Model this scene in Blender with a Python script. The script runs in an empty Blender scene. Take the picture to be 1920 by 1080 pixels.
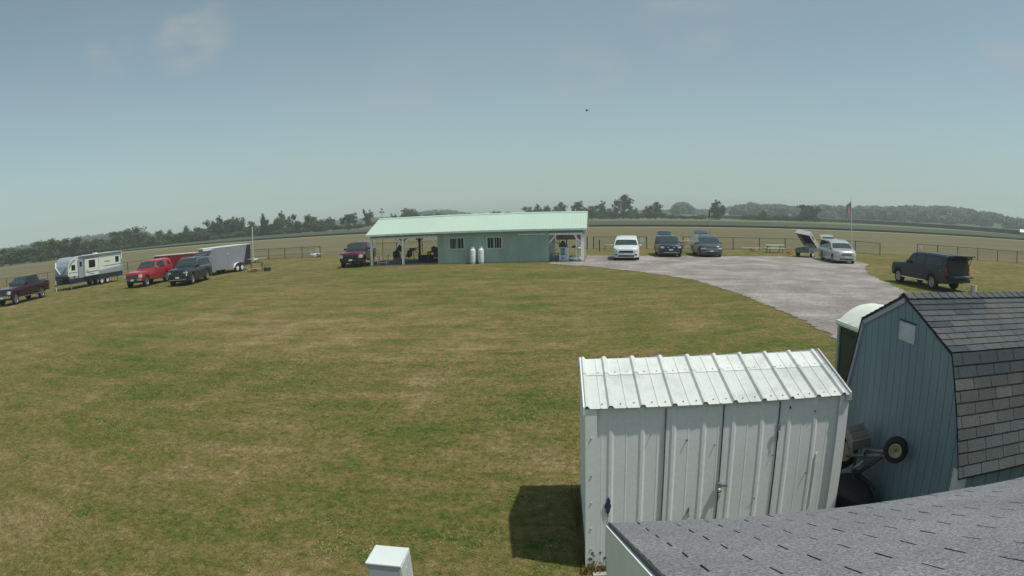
import bpy, math, random
from mathutils import Vector, Matrix
R = math.radians
# ---------------------------------------------------------------- camera, sky, sun, exposure
sc = bpy.context.scene
col = sc.collection
cd = bpy.data.cameras.new("camera")
cam = bpy.data.objects.new("camera", cd)
col.objects.link(cam)
sc.camera = cam
cd.type = 'PANO'                                   # wide security-camera lens with barrel distortion
cd.panorama_type = 'FISHEYE_LENS_POLYNOMIAL'
cd.sensor_fit = 'HORIZONTAL'
cd.sensor_width = 36.0
cd.sensor_height = 20.25
cd.fisheye_fov = math.pi
cd.fisheye_polynomial_k0 = 0.0
cd.fisheye_polynomial_k1 = -0.77254 / 18
cd.fisheye_polynomial_k2 = 0.0
cd.fisheye_polynomial_k3 = -0.09929 / 18 ** 3
cd.fisheye_polynomial_k4 = 0.03426 / 18 ** 4
cd.shift_x = -87.7 / 1920
cd.shift_y = 38.06 / 1080
cd.clip_start = 0.02
cd.clip_end = 20000
H = 3.6
cp, sp, cr, sr = math.cos(0.14292), math.sin(0.14292), math.cos(-0.01875), math.sin(-0.01875)
xr = (cr, 0, sr); zu = (-sr, 0, cr); fy = (0, 1, 0)
def w_(v): return Vector((v[0], v[1] * cp + v[2] * sp, -v[1] * sp + v[2] * cp))
X_, Y_, Z_ = w_(xr), w_(fy), w_(zu)
cam.matrix_world = Matrix(((X_[0], Z_[0], -Y_[0], 0), (X_[1], Z_[1], -Y_[1], 0), (X_[2], Z_[2], -Y_[2], H), (0, 0, 0, 1)))

SUN = Vector((0.385, -0.14, 0.91)).normalized()
world = bpy.data.worlds.new("World")
sc.world = world
world.use_nodes = True
wn = world.node_tree
bg = wn.nodes["Background"]
sky = wn.nodes.new("ShaderNodeTexSky")
sky.sky_type = 'NISHITA'
sky.sun_disc = False
sky.sun_elevation = math.asin(SUN.z)
sky.sun_rotation = math.atan2(SUN.x, SUN.y)
sky.air_density = 1.0
sky.dust_density = 1.2
sky.ozone_density = 1.5
hs = wn.nodes.new("ShaderNodeHueSaturation")
hs.inputs["Saturation"].default_value = 0.66          # milky summer haze: a paler, greyer sky
wn.links.new(sky.outputs[0], hs.inputs["Color"])
# faint fair-weather clouds low in the north-west and a very slight unevenness of the haze
tcw = wn.nodes.new("ShaderNodeTexCoord")
def wmath(op, a, b=0.0, c=None):
    n = wn.nodes.new("ShaderNodeMath"); n.operation = op; n.use_clamp = False
    for k, v in enumerate((a, b, c)):
        if v is None: continue
        if isinstance(v, (int, float)): n.inputs[k].default_value = v
        else: wn.links.new(v, n.inputs[k])
    return n.outputs[0]
tot = None
for d0, cosr, amp in (((-0.532, 0.789, 0.306), 0.9965, 0.62), ((-0.644, 0.711, 0.281), 0.9985, 0.45), ((0.203, 0.927, 0.315), 0.996, 0.5), ((0.049, 0.976, 0.211), 0.997, 0.35), ((0.654, 0.709, 0.263), 0.9975, 0.5), ((-0.233, 0.953, 0.195), 0.997, 0.25)):
    dv = Vector(d0).normalized()
    dp = wn.nodes.new("ShaderNodeVectorMath"); dp.operation = 'DOT_PRODUCT'; dp.inputs[1].default_value = dv
    wn.links.new(tcw.outputs["Generated"], dp.inputs[0])
    mr = wn.nodes.new("ShaderNodeMapRange"); mr.interpolation_type = 'SMOOTHSTEP'
    mr.inputs["From Min"].default_value = cosr; mr.inputs["From Max"].default_value = 1.0; mr.inputs["To Max"].default_value = amp
    wn.links.new(dp.outputs["Value"], mr.inputs["Value"])
    tot = mr.outputs[0] if tot is None else wmath('ADD', tot, mr.outputs[0])
wz = wn.nodes.new("ShaderNodeMapping"); wz.inputs["Scale"].default_value = (1, 1, 2.6); wn.links.new(tcw.outputs["Generated"], wz.inputs[0])
nz1 = wn.nodes.new("ShaderNodeTexNoise"); nz1.inputs["Scale"].default_value = 11; nz1.inputs["Detail"].default_value = 6; wn.links.new(wz.outputs[0], nz1.inputs["Vector"])
nz2 = wn.nodes.new("ShaderNodeTexNoise"); nz2.inputs["Scale"].default_value = 2.2; nz2.inputs["Detail"].default_value = 4; wn.links.new(wz.outputs[0], nz2.inputs["Vector"])
cl = wmath('MULTIPLY', tot, wmath('MULTIPLY', wmath('MAXIMUM', wmath('SUBTRACT', nz1.outputs[0], .40), 0.0), 3.2))
cl = wmath('ADD', cl, wmath('MULTIPLY', wmath('MAXIMUM', wmath('SUBTRACT', nz2.outputs[0], .25), 0.0), .42))
mxw = wn.nodes.new("ShaderNodeMix"); mxw.data_type = 'RGBA'; mxw.clamp_factor = True
tint = wn.nodes.new("ShaderNodeMix"); tint.data_type = 'RGBA'; tint.blend_type = 'MULTIPLY'; tint.inputs[0].default_value = 1.0; tint.inputs[7].default_value = (.86, 1.03, .965, 1)
wn.links.new(hs.outputs[0], tint.inputs[6])
wn.links.new(cl, mxw.inputs[0]); wn.links.new(tint.outputs[2], mxw.inputs[6]); mxw.inputs[7].default_value = (3.9, 4.25, 4.35, 1)
wn.links.new(mxw.outputs[2], bg.inputs[0])
bg.inputs[1].default_value = 0.10
sd = bpy.data.lights.new("sun", 'SUN')
sd.energy = 3.7
sd.angle = R(1.0)
sd.color = (1.0, 0.965, 0.90)
so = bpy.data.objects.new("sun", sd)
col.objects.link(so)
so.rotation_euler = (-SUN).to_track_quat('-Z', 'Y').to_euler()
sc.view_settings.view_transform = 'Standard'
sc.view_settings.look = 'None'
sc.view_settings.exposure = 0.0
sc.view_settings.gamma = 1.0
sc.render.engine = 'CYCLES'
sc.cycles.use_denoising = True
sc.cycles.volume_bounces = 3
sc.cycles.max_bounces = 6

# ---------------------------------------------------------------- materials
MATS = {}
def nodes(name):
    m = bpy.data.materials.new(name); m.use_nodes = True
    nt = m.node_tree
    return m, nt, nt.nodes["Principled BSDF"]
def ramp(nt, fac, stops):
    r = nt.nodes.new("ShaderNodeValToRGB")
    e = r.color_ramp.elements
    while len(e) < len(stops): e.new(0.5)
    for k, (p, c) in enumerate(stops):
        e[k].position = p; e[k].color = (*c, 1) if len(c) == 3 else c
    nt.links.new(fac, r.inputs[0])
    return r.outputs[0]
def noise(nt, scale, detail=4, vec=None, rough=.6, stretch=None, w=None):
    n = nt.nodes.new("ShaderNodeTexNoise")
    n.inputs["Scale"].default_value = scale; n.inputs["Detail"].default_value = detail
    n.inputs["Roughness"].default_value = rough
    if vec is None:
        vec = nt.nodes.new("ShaderNodeTexCoord").outputs["Object"]
    if stretch:
        mp = nt.nodes.new("ShaderNodeMapping"); mp.inputs["Scale"].default_value = stretch
        if w: mp.inputs["Rotation"].default_value = (0, 0, w)
        nt.links.new(vec, mp.inputs[0]); vec = mp.outputs[0]
    nt.links.new(vec, n.inputs["Vector"])
    return n.outputs[0]
def mix(nt, fac, a, b, mode='MIX'):
    n = nt.nodes.new("ShaderNodeMix"); n.data_type = 'RGBA'; n.blend_type = mode
    for s, v in ((0, fac), (6, a), (7, b)):
        if hasattr(v, 'links') or hasattr(v, 'is_linked'): nt.links.new(v, n.inputs[s])
        elif s: n.inputs[s].default_value = (*v, 1)
        else: n.inputs[0].default_value = v
    return n.outputs[2]
def mat(name, c, rough=.6, metal=0.0, var=.12, scale=4, bump=0, bscale=60, c2=None, coat=0, stretch=None, lo=.35, hi=.65, spec=None):
    if name in MATS: return MATS[name]
    m, nt, b = nodes(name)
    a = tuple(x * (1 - var) for x in c); d = c2 or tuple(min(1, x * (1 + var)) for x in c)
    o = ramp(nt, noise(nt, scale, 5, stretch=stretch), [(lo, a), (hi, d)])
    nt.links.new(o, b.inputs["Base Color"])
    b.inputs["Roughness"].default_value = rough; b.inputs["Metallic"].default_value = metal
    if coat: b.inputs["Coat Weight"].default_value = coat; b.inputs["Coat Roughness"].default_value = .05
    if spec is not None: b.inputs["Specular IOR Level"].default_value = spec
    if bump:
        bp = nt.nodes.new("ShaderNodeBump"); bp.inputs["Strength"].default_value = bump; bp.inputs["Distance"].default_value = .02
        nt.links.new(noise(nt, bscale, 3), bp.inputs["Height"]); nt.links.new(bp.outputs[0], b.inputs["Normal"])
    MATS[name] = m
    return m
glass = mat("dark_glass", (.012, .016, .02), .06, var=.2, spec=.6)
glassg = mat("tinted_glass", (.03, .045, .045), .05, var=.2, spec=.7)
rubber = mat("rubber", (.02, .02, .021), .85)
black = mat("black_plastic", (.02, .02, .022), .55)
chrome = mat("chrome", (.6, .61, .63), .18, .9, var=.05)
alloy = mat("alloy", (.42, .43, .45), .3, .7, var=.1)
white = mat("white_paint", (.72, .73, .72), .45, var=.06)
lampc = mat("lamp_lens", (.62, .64, .66), .12, .2, var=.1)
redlens = mat("red_lens", (.28, .02, .015), .2, var=.1)
plate = mat("plate", (.66, .67, .7), .5, var=.05)

# ---------------------------------------------------------------- mesh helpers
class MB:
    def __init__(s): s.v = []; s.f = []; s.m = []; s.mi = 0
    def add(s, vs, fs):
        n = len(s.v); s.v += [tuple(v) for v in vs]
        s.f += [tuple(i + n for i in f) for f in fs]; s.m += [s.mi] * len(fs)
        return s
    def quad(s, a, b, c, d): return s.add([a, b, c, d], [(0, 1, 2, 3)])
    def box(s, x0, x1, y0, y1, z0, z1):
        return s.add([(x0, y0, z0), (x1, y0, z0), (x1, y1, z0), (x0, y1, z0), (x0, y0, z1), (x1, y0, z1), (x1, y1, z1), (x0, y1, z1)],
                     [(3, 2, 1, 0), (4, 5, 6, 7), (0, 1, 5, 4), (1, 2, 6, 5), (2, 3, 7, 6), (3, 0, 4, 7)])
    def obox(s, c, half, ax, ay, az):
        c, ax, ay, az = Vector(c), Vector(ax), Vector(ay), Vector(az)
        vs = [c + ax * (half[0] * i) + ay * (half[1] * j) + az * (half[2] * k) for k in (-1, 1) for i, j in ((-1, -1), (1, -1), (1, 1), (-1, 1))]
        return s.add(vs, [(3, 2, 1, 0), (4, 5, 6, 7), (0, 1, 5, 4), (1, 2, 6, 5), (2, 3, 7, 6), (3, 0, 4, 7)])
    def bar(s, p, q, w, h=None, up=(0, 0, 1)):
        p, q = Vector(p), Vector(q); d = (q - p); L = d.length; d.normalize()
        u = Vector(up)
        if abs(d.dot(u)) > .97: u = Vector((1, 0, 0))
        a = d.cross(u).normalized(); b = a.cross(d).normalized()
        return s.obox((p + q) / 2, (L / 2, w / 2, (h or w) / 2), d, a, b)
    def tube(s, pts, rs, n=8, cap=True):
        pts = [Vector(p) for p in pts]
        if not hasattr(rs, '__len__'): rs = [rs] * len(pts)
        base = len(s.v); ref = None; vs = []
        for k, p in enumerate(pts):
            d = (pts[min(k + 1, len(pts) - 1)] - pts[max(k - 1, 0)]).normalized()
            if ref is None: ref = Vector((0, 0, 1)) if abs(d.z) < .9 else Vector((1, 0, 0))
            a = d.cross(ref).normalized(); b = d.cross(a).normalized(); ref = a.cross(d)
            ref = Vector((0, 0, 1)) if abs(d.z) < .9 else Vector((1, 0, 0))
            for i in range(n):
                t = 2 * math.pi * i / n
                vs.append(p + a * (rs[k] * math.cos(t)) + b * (rs[k] * math.sin(t)))
        fs = [(k * n + i, k * n + (i + 1) % n, (k + 1) * n + (i + 1) % n, (k + 1) * n + i) for k in range(len(pts) - 1) for i in range(n)]
        if cap: fs += [tuple(range(n))[::-1], tuple((len(pts) - 1) * n + i for i in range(n))]
        return s.add(vs, fs)
    def lathe(s, prof, c=(0, 0, 0), axis='z', n=24):
        vs = []
        for r, h in prof:
            for i in range(n):
                t = 2 * math.pi * i / n; a, b = r * math.cos(t), r * math.sin(t)
                v = {'z': (a, b, h), 'y': (a, h, b), 'x': (h, a, b)}[axis]
                vs.append((v[0] + c[0], v[1] + c[1], v[2] + c[2]))
        fs = [(k * n + i, k * n + (i + 1) % n, (k + 1) * n + (i + 1) % n, (k + 1) * n + i) for k in range(len(prof) - 1) for i in range(n)]
        return s.add(vs, fs)
    def prism(s, pts, ax, lo, hi):
        """2-D outline (a,b) extruded along axis ax ('x': (y,z) outline, 'y': (x,z), 'z': (x,y))"""
        n = len(pts)
        def P(a, b, t): return {'x': (t, a, b), 'y': (a, t, b), 'z': (a, b, t)}[ax]
        vs = [P(a, b, lo) for a, b in pts] + [P(a, b, hi) for a, b in pts]
        fs = [(i, (i + 1) % n, n + (i + 1) % n, n + i) for i in range(n)] + [tuple(range(n))[::-1], tuple(range(n, 2 * n))]
        return s.add(vs, fs)
    def build(s, name, mats, parent=None, smooth=False, bevel=0, recalc=True):
        me = bpy.data.meshes.new(name)
        me.from_pydata(s.v, [], s.f)
        if not isinstance(mats, (list, tuple)): mats = [mats]
        for m in mats: me.materials.append(m)
        if len(mats) > 1: me.polygons.foreach_set("material_index", s.m)
        me.update()
        if recalc:
            import bmesh
            bm = bmesh.new(); bm.from_mesh(me); bmesh.ops.recalc_face_normals(bm, faces=bm.faces); bm.to_mesh(me); bm.free()
        if smooth:
            me.polygons.foreach_set("use_smooth", [True] * len(me.polygons))
            if smooth != 'all':
                me.set_sharp_from_angle(angle=R(35))
        o = bpy.data.objects.new(name, me); col.objects.link(o)
        if parent: o.parent = parent
        if bevel:
            b = o.modifiers.new("bevel", 'BEVEL'); b.width = bevel; b.segments = 2; b.limit_method = 'ANGLE'
        return o
def tag(o, label=None, cat=None, group=None, kind=None):
    if label: o["label"] = label
    if cat: o["category"] = cat
    if group: o["group"] = group
    if kind: o["kind"] = kind
    return o
def empty(name, loc, rz=0, label=None, cat=None, group=None):
    o = bpy.data.objects.new(name, None); col.objects.link(o)
    o.empty_display_size = .2
    o.location = loc; o.rotation_euler = (0, 0, rz)
    return tag(o, label, cat, group)
def copy_tree(o, parent=None):
    c = o.copy(); col.objects.link(c)
    if parent: c.parent = parent
    for ch in list(o.children): copy_tree(ch, c)
    return c

# ================================================================ THE SETTING
PATCHES = ((-6.5, 20.5, 9, 6, .035), (-3.5, 15.5, 2.2, 3.2, .03), (-2.9, 13.2, .7, 1.7, .05), (-17, 24, 7, 3.5, .03), (-5.5, 8.2, 2.2, 1.6, .03), (-.2, 8.6, 1.1, 1.6, .035), (-12, 12, 2.2, 1.4, .025), (4.5, 21, 2.5, 4, .02),
           (-13.5, 15.2, 4.5, 2.6, -.03), (-9.5, 9.0, 2.2, 1.4, -.035), (.4, 12.2, 2.6, 2.2, -.03), (5.5, 17, 3.2, 5, -.022), (-25, 30, 9, 4, -.03), (-4.0, 11.3, 1.6, 1.0, -.03), (-1.2, 6.9, 1.0, .8, -.03), (-2, 38, 9, 4, -.02), (-11, 40, 6, 5, -.015))
def lawn_material():
    m, nt, b = nodes("lawn")
    tc = nt.nodes.new("ShaderNodeTexCoord").outputs["Object"]
    big = noise(nt, .11, 5, tc, .62)
    med = noise(nt, .55, 6, tc, .66, stretch=(1.0, 1.25, 1))
    streak = noise(nt, .5, 5, tc, .6, stretch=(.22, 1.5, 1), w=.05)
    fine = noise(nt, 9, 5, tc, .8, stretch=(1, .8, 1))
    vfine = noise(nt, 55, 4, tc, .85)
    def ma(op, a, c):
        n = nt.nodes.new("ShaderNodeMath"); n.operation = op
        for k, v in enumerate((a, c)):
            if isinstance(v, (int, float)): n.inputs[k].default_value = v
            else: nt.links.new(v, n.inputs[k])
        return n.outputs[0]
    clump = noise(nt, 2.6, 5, tc, .75, stretch=(1, 1.15, 1))
    f = ma('ADD', ma('MULTIPLY', big, .5), ma('MULTIPLY', med, .75))
    f = ma('ADD', f, ma('MULTIPLY', streak, .20))
    f = ma('ADD', f, ma('MULTIPLY', clump, .8))
    f = ma('ADD', f, ma('MULTIPLY', fine, .35))
    f = ma('DIVIDE', f, 2.60)
    # curved mower passes
    def rings(cx, cy, per, amp, ff):
        mp = nt.nodes.new("ShaderNodeMapping"); mp.inputs["Location"].default_value = (-cx, -cy, 0); nt.links.new(tc, mp.inputs[0])
        ln = nt.nodes.new("ShaderNodeVectorMath"); ln.operation = 'LENGTH'; nt.links.new(mp.outputs[0], ln.inputs[0])
        w = ma('MULTIPLY', ma('SINE', ma('ADD', ma('MULTIPLY', ln.outputs["Value"], 6.283 / per), ma('MULTIPLY', med, 3.0)), 0), amp)
        return ma('ADD', ff, ma('MULTIPLY', w, big))
    f = rings(-7, 62, 1.15, .017, f)
    # worn, sun-dried areas and greener hollows of this particular lawn (metres from the camera mast)
    for (px, py, rx, ry, amp) in PATCHES:
        mp = nt.nodes.new("ShaderNodeMapping"); mp.vector_type = 'POINT'
        mp.inputs["Location"].default_value = (-px / rx, -py / ry, 0); mp.inputs["Scale"].default_value = (1 / rx, 1 / ry, 0)
        nt.links.new(tc, mp.inputs[0])
        ln = nt.nodes.new("ShaderNodeVectorMath"); ln.operation = 'LENGTH'; nt.links.new(mp.outputs[0], ln.inputs[0])
        q = nt.nodes.new("ShaderNodeMapRange"); q.interpolation_type = 'SMOOTHSTEP'
        q.inputs["From Min"].default_value = 1.0; q.inputs["From Max"].default_value = 0.1; q.inputs["To Max"].default_value = amp
        nt.links.new(ln.outputs["Value"], q.inputs["Value"])
        f = ma('ADD', f, ma('MULTIPLY', q.outputs[0], ma('MULTIPLY', med, 2.0)))
    c = ramp(nt, f, [(.42, (.058, .088, .016)), (.46, (.096, .108, .025)), (.50, (.138, .121, .037)), (.54, (.184, .140, .060)), (.60, (.25, .195, .10))])
    g = ramp(nt, vfine, [(.25, (.42, .42, .40)), (.52, (1, 1, 1)), (.78, (1.6, 1.58, 1.5))])
    c = mix(nt, 1.0, c, g, 'MULTIPLY')
    g2 = ramp(nt, fine, [(.34, (.62, .66, .60)), (.66, (1.36, 1.33, 1.3))])
    c = mix(nt, 1.0, c, g2, 'MULTIPLY')
    nt.links.new(c, b.inputs["Base Color"])
    b.inputs["Roughness"].default_value = .95; b.inputs["Specular IOR Level"].default_value = .15
    bp = nt.nodes.new("ShaderNodeBump"); bp.inputs["Strength"].default_value = .6; bp.inputs["Distance"].default_value = .03
    nt.links.new(noise(nt, 40, 4, tc, .8), bp.inputs["Height"]); nt.links.new(bp.outputs[0], b.inputs["Normal"])
    return m
def sheet(name, pts, z, m, kind='structure', label=None):
    mb = MB(); mb.add([(x, y, z) for x, y in pts], [tuple(range(len(pts)))])
    o = mb.build(name, m); tag(o, label, None, None, kind); return o
# one ground sheet to the horizon
g = MB(); S = 2500
g.add([(-S, -60, 0), (S, -60, 0), (S, 2600, 0), (-S, 2600, 0)], [(0, 1, 2, 3)])
tag(g.build("ground", lawn_material()), "dry mown lawn with tan and green patches", None, None, 'structure')
# runway grass beyond the fence, paler and streaked
rw = mat("runway_grass", (.125, .118, .058), .95, var=.14, scale=.25, c2=(.165, .145, .08), stretch=(.05, 1, 1), bump=.3, spec=.1)
sheet("field", [(-420, 90), (-75, 58.5), (-58.5, 54.3), (-50, 62.5), (-35.8, 70.5), (-22, 68.5), (3, 67.8), (9, 66.8), (13, 66.2), (31.2, 62.4), (36, 60.5), (46.5, 52.6), (60, 42), (420, -50), (420, 106), (0, 171), (-420, 234)], .004, rw)
track = mat("dirt_track", (.33, .29, .19), .95, var=.12, scale=.4, spec=.1)
sheet("path", [(-420, 234), (0, 171), (420, 106), (420, 112), (0, 176), (-420, 241)], .008, track)
# bean field: raised rows with a dark edge, then a lighter green strip
beans = mat("bean_rows", (.055, .07, .042), .9, var=.15, scale=.08, c2=(.085, .095, .06), stretch=(.1, 3, 1), spec=.1)
b_ = MB()
pts = [(-420, 241.5), (0, 176.5), (420, 112.5), (420, 160), (250, 225), (130, 262), (10, 268), (-100, 262), (-420, 330)]
b_.prism(pts, 'z', .0, .55)
tag(b_.build("bean_field", beans), "dark green rows of a low crop beyond the pale track", None, None, 'stuff')
strip = mat("pale_crop", (.12, .14, .065), .9, var=.12, scale=.1, spec=.1)
sheet("meadow", [(-420, 331), (-100, 263), (10, 269), (130, 263), (250, 226), (420, 161), (420, 200), (300, 330), (160, 400), (20, 385), (-100, 345), (-420, 420)], .012, strip)
# cornfield to the right
corn = mat("corn_leaves", (.035, .055, .02), .8, var=.3, scale=1.2, bump=.6, bscale=3, spec=.15)
random.seed(5)
c_ = MB()
edge = [(125, 410), (200, 420), (240, 372), (262, 320), (262, 272), (245, 225), (255, 190), (330, 160)]
back = [(760, 330), (700, 500), (560, 700), (330, 800), (130, 600)]
ring = []
for k in range(len(edge) - 1):
    a, b2 = edge[k], edge[k + 1]
    for t in range(14): ring.append((a[0] + (b2[0] - a[0]) * t / 14 + random.uniform(-.3, .3), a[1] + (b2[1] - a[1]) * t / 14 + random.uniform(-.3, .3)))
ring += [edge[-1]] + back
nb = len(ring)
c_.add([(x, y, 0) for x, y in ring] + [(x, y, 2.3 + random.uniform(-.15, .2)) for x, y in ring], [(i, (i + 1) % nb, nb + (i + 1) % nb, nb + i) for i in range(nb)] + [tuple(range(nb, 2 * nb))])
tag(c_.build("corn_field", corn), "tall dark green corn standing in front of the wooded ridge", None, None, 'stuff')

# gravel parking lot with an irregular edge
def gravel_material():
    m, nt, b = nodes("gravel")
    tc = nt.nodes.new("ShaderNodeTexCoord").outputs["Object"]
    c = ramp(nt, noise(nt, .35, 6, tc, .7, stretch=(1, .8, 1)), [(.36, (.172, .153, .137)), (.5, (.236, .211, .190)), (.60, (.315, .283, .255))])
    g = ramp(nt, noise(nt, 7, 6, tc, .9), [(.34, (.50, .50, .51)), (.5, (1, 1, 1)), (.66, (1.5, 1.5, 1.48))])
    t = ramp(nt, noise(nt, .9, 3, tc, .5, stretch=(.25, 1.6, 1), w=.6), [(.38, (.88, .88, .88)), (.6, (1.08, 1.08, 1.08))])
    c = mix(nt, 1.0, mix(nt, 1.0, c, g, 'MULTIPLY'), t, 'MULTIPLY')
    nt.links.new(c, b.inputs["Base Color"]); b.inputs["Roughness"].default_value = .9
    bp = nt.nodes.new("ShaderNodeBump"); bp.inputs["Strength"].default_value = .5; bp.inputs["Distance"].default_value = .03
    nt.links.new(noise(nt, 25, 4, tc, .8), bp.inputs["Height"]); nt.links.new(bp.outputs[0], b.inputs["Normal"])
    return m
outer = [(1.6, 56.3), (6.8, 54.8), (14, 54.0), (18.4, 54.4), (22.2, 53.0), (24.4, 49), (24.6, 46.2), (22.6, 43.2), (20.2, 38.25), (18.9, 33.7), (17.7, 29.05), (16.3, 24), (15.8, 16), (15.5, 5)]
inner = [(8.0, 5), (8.1, 12), (8.26, 17.32), (8.4, 21.07), (8.25, 27.5), (7.29, 34.8), (5, 39.9), (1.95, 44.9), (-.6, 47.2), (-.5, 48.9), (1.7, 49.0)]
random.seed(3)
def rough_line(P, step, amp):
    out = []
    for k in range(len(P) - 1):
        a, b2 = Vector(P[k]), Vector(P[k + 1]); n = max(1, int((b2 - a).length / step))
        for t in range(n):
            q = a.lerp(b2, t / n); nv = Vector((-(b2 - a).y, (b2 - a).x)).normalized()
            if t: q = q + nv * random.uniform(-amp, amp)
            out.append((q.x, q.y))
    out.append(P[-1]); return out
sheet("parking_lot", rough_line(outer, .2, .17) + rough_line(inner, .2, .15), .016, gravel_material())

# scattered grass blades, thickest in the near lawn
def blades():
    random.seed(11)
    mb = MB(); vs = []; fs = []
    n = 0
    for k in range(120000):
        t = random.random() ** 1.5
        y = 3.6 + t * 13
        x = random.uniform(-1.3 * y - 1.5, .95 * y)
        if x > .15 and 5.8 < y < 8.05 and x < 3.1: continue
        if x > .1 and y < 3.7: continue
        if x > 7.5: continue
        h = random.uniform(.006, .016) * (1 + .03 * y); a = random.random() * 6.283; w = .005 + .0006 * y
        dx, dy = math.cos(a) * w, math.sin(a) * w
        lx, ly = random.uniform(-.05, .05), random.uniform(-.05, .05)
        vs += [(x - dx, y - dy, .001), (x + dx, y + dy, .001), (x + lx, y + ly, h)]
        fs.append((n, n + 1, n + 2)); n += 3
    for (x0, y0, x1, y1, cnt) in ((.20, 5.95, .20, 7.9, 900), (.2, 5.82, 1.3, 5.9, 500), (-1.52, 3.88, -1.15, 3.9, 160), (-1.5, 4.25, -1.15, 4.25, 160), (.1, 7.95, 3.0, 7.95, 700), (3.15, 5.3, 3.15, 8.4, 900)):
        for _ in range(cnt):
            t = random.random(); x = x0 + (x1 - x0) * t + random.gauss(0, .03); y = y0 + (y1 - y0) * t + random.gauss(0, .03)
            h = random.uniform(.05, .14); a = random.random() * 6.283; w = .008
            dx, dy = math.cos(a) * w, math.sin(a) * w
            vs += [(x - dx, y - dy, .001), (x + dx, y + dy, .001), (x + random.uniform(-.06, .06), y + random.uniform(-.06, .06), h)]
            fs.append((n, n + 1, n + 2)); n += 3
    mb.v = vs; mb.f = fs; mb.m = [0] * len(fs)
    m, nt, b = nodes("grass_blades")
    tc = nt.nodes.new("ShaderNodeTexCoord").outputs["Object"]
    c = ramp(nt, noise(nt, .6, 6, tc, .7), [(.38, (.08, .112, .024)), (.5, (.16, .145, .048)), (.62, (.27, .21, .105))])
    c = mix(nt, 1.0, c, ramp(nt, noise(nt, 30, 2, tc), [(.3, (.75, .75, .75)), (.7, (1.3, 1.3, 1.25))]), 'MULTIPLY')
    nt.links.new(c, b.inputs["Base Color"]); b.inputs["Roughness"].default_value = .8; b.inputs["Specular IOR Level"].default_value = .2
    tag(mb.build("grass", m, recalc=False), "short dry grass blades of the near lawn", None, None, 'stuff')
blades()

# ---------------------------------------------------------------- trees
def leaf_mat(name, dark, light):
    m, nt, b = nodes(name)
    tc = nt.nodes.new("ShaderNodeTexCoord").outputs["Object"]
    oi = nt.nodes.new("ShaderNodeObjectInfo")
    f = noise(nt, 7, 3, tc, .6)
    c = ramp(nt, f, [(.38, dark), (.62, light)])
    v = ramp(nt, oi.outputs["Random"], [(0, (.8, .85, .85)), (1, (1.2, 1.12, 1.0))])
    c = mix(nt, 1.0, c, v, 'MULTIPLY')
    nt.links.new(c, b.inputs["Base Color"]); b.inputs["Roughness"].default_value = .75; b.inputs["Specular IOR Level"].default_value = .2
    return m
leafA = leaf_mat("leaves_dark", (.022, .048, .012), (.065, .105, .028))
leafB = leaf_mat("leaves_olive", (.042, .066, .018), (.105, .138, .042))
bark = mat("bark", (.09, .075, .06), .9, var=.25, scale=8)
def crown_mesh(seed, blobs, n, size, m, flat=.8):
    rnd = random.Random(seed); vs = []; fs = []; k = 0
    tot = sum(b[3] ** 2 for b in blobs)
    for (bx, by, bz, r) in blobs:
        sub = [(rnd.gauss(0, .5), rnd.gauss(0, .5), rnd.gauss(0, .45)) for _ in range(7)]
        for _ in range(int(n * r * r / tot)):
            sx, sy, sz = rnd.choice(sub)
            while True:
                d = (rnd.uniform(-1, 1), rnd.uniform(-1, 1), rnd.uniform(-1, 1)); q = d[0] ** 2 + d[1] ** 2 + d[2] ** 2
                if .05 < q < 1: break
            e = .62 * q ** -.18
            c = Vector((bx + r * (sx * .75 + d[0] * e), by + r * (sy * .75 + d[1] * e), bz + r * flat * (sz * .75 + d[2] * e)))
            if c.z < .03: continue
            s = size * rnd.uniform(.6, 1.5)
            nrm = Vector((rnd.gauss(0, 1), rnd.gauss(0, 1), rnd.gauss(.7, 1))).normalized()
            a = nrm.cross(Vector((rnd.gauss(0, 1), rnd.gauss(0, 1), rnd.gauss(0, 1)))).normalized() * s; b2 = nrm.cross(a).normalized() * s * rnd.uniform(.5, .9)
            vs += [c - a, c + b2, c + a, c - b2]; fs.append((k, k + 1, k + 2, k + 3)); k += 4
    me = bpy.data.meshes.new("crown"); me.from_pydata([tuple(v) for v in vs], [], fs); me.materials.append(m); me.update()
    return me
def trunk_mesh(seed, top=.55, limbs=5, r=.022, lean=0.0, spread=.3):
    rnd = random.Random(seed); mb = MB()
    mb.tube([(0, 0, -.01), (.01, 0, .12), (lean * .5, .01, top * .6), (lean, 0, top)], [r * 1.4, r, r * .75, r * .5], 7)
    for k in range(limbs):
        a = 6.283 * k / limbs + rnd.random(); z0 = top * rnd.uniform(.35, .9); L = spread * rnd.uniform(.7, 1.1)
        mb.tube([(lean * z0 / top, 0, z0), (lean + math.cos(a) * L * .5, math.sin(a) * L * .5, z0 + .14), (lean + math.cos(a) * L, math.sin(a) * L, z0 + .3)], [r * .5, r * .35, r * .15], 5)
    me = bpy.data.meshes.new("trunk"); me.from_pydata(mb.v, [], mb.f); me.materials.append(bark); me.update(); return me
def rb(seed, n, z0, z1, r0, r1, spread):
    rnd = random.Random(seed); out = []
    for k in range(n):
        a = rnd.random() * 6.283; t = rnd.random(); rr = spread * math.sqrt(rnd.random()) * (1 - .5 * abs(t - .4))
        out.append((math.cos(a) * rr, math.sin(a) * rr, z0 + (z1 - z0) * t, rnd.uniform(r0, r1)))
    return out
LS = .030
def full(s, n, r0, r1, spread, extra=()):
    return [(0, 0, .48, .34), (0, 0, .26, .34)] + rb(s, n, .14, .84, r0, r1, spread) + list(extra)
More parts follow.
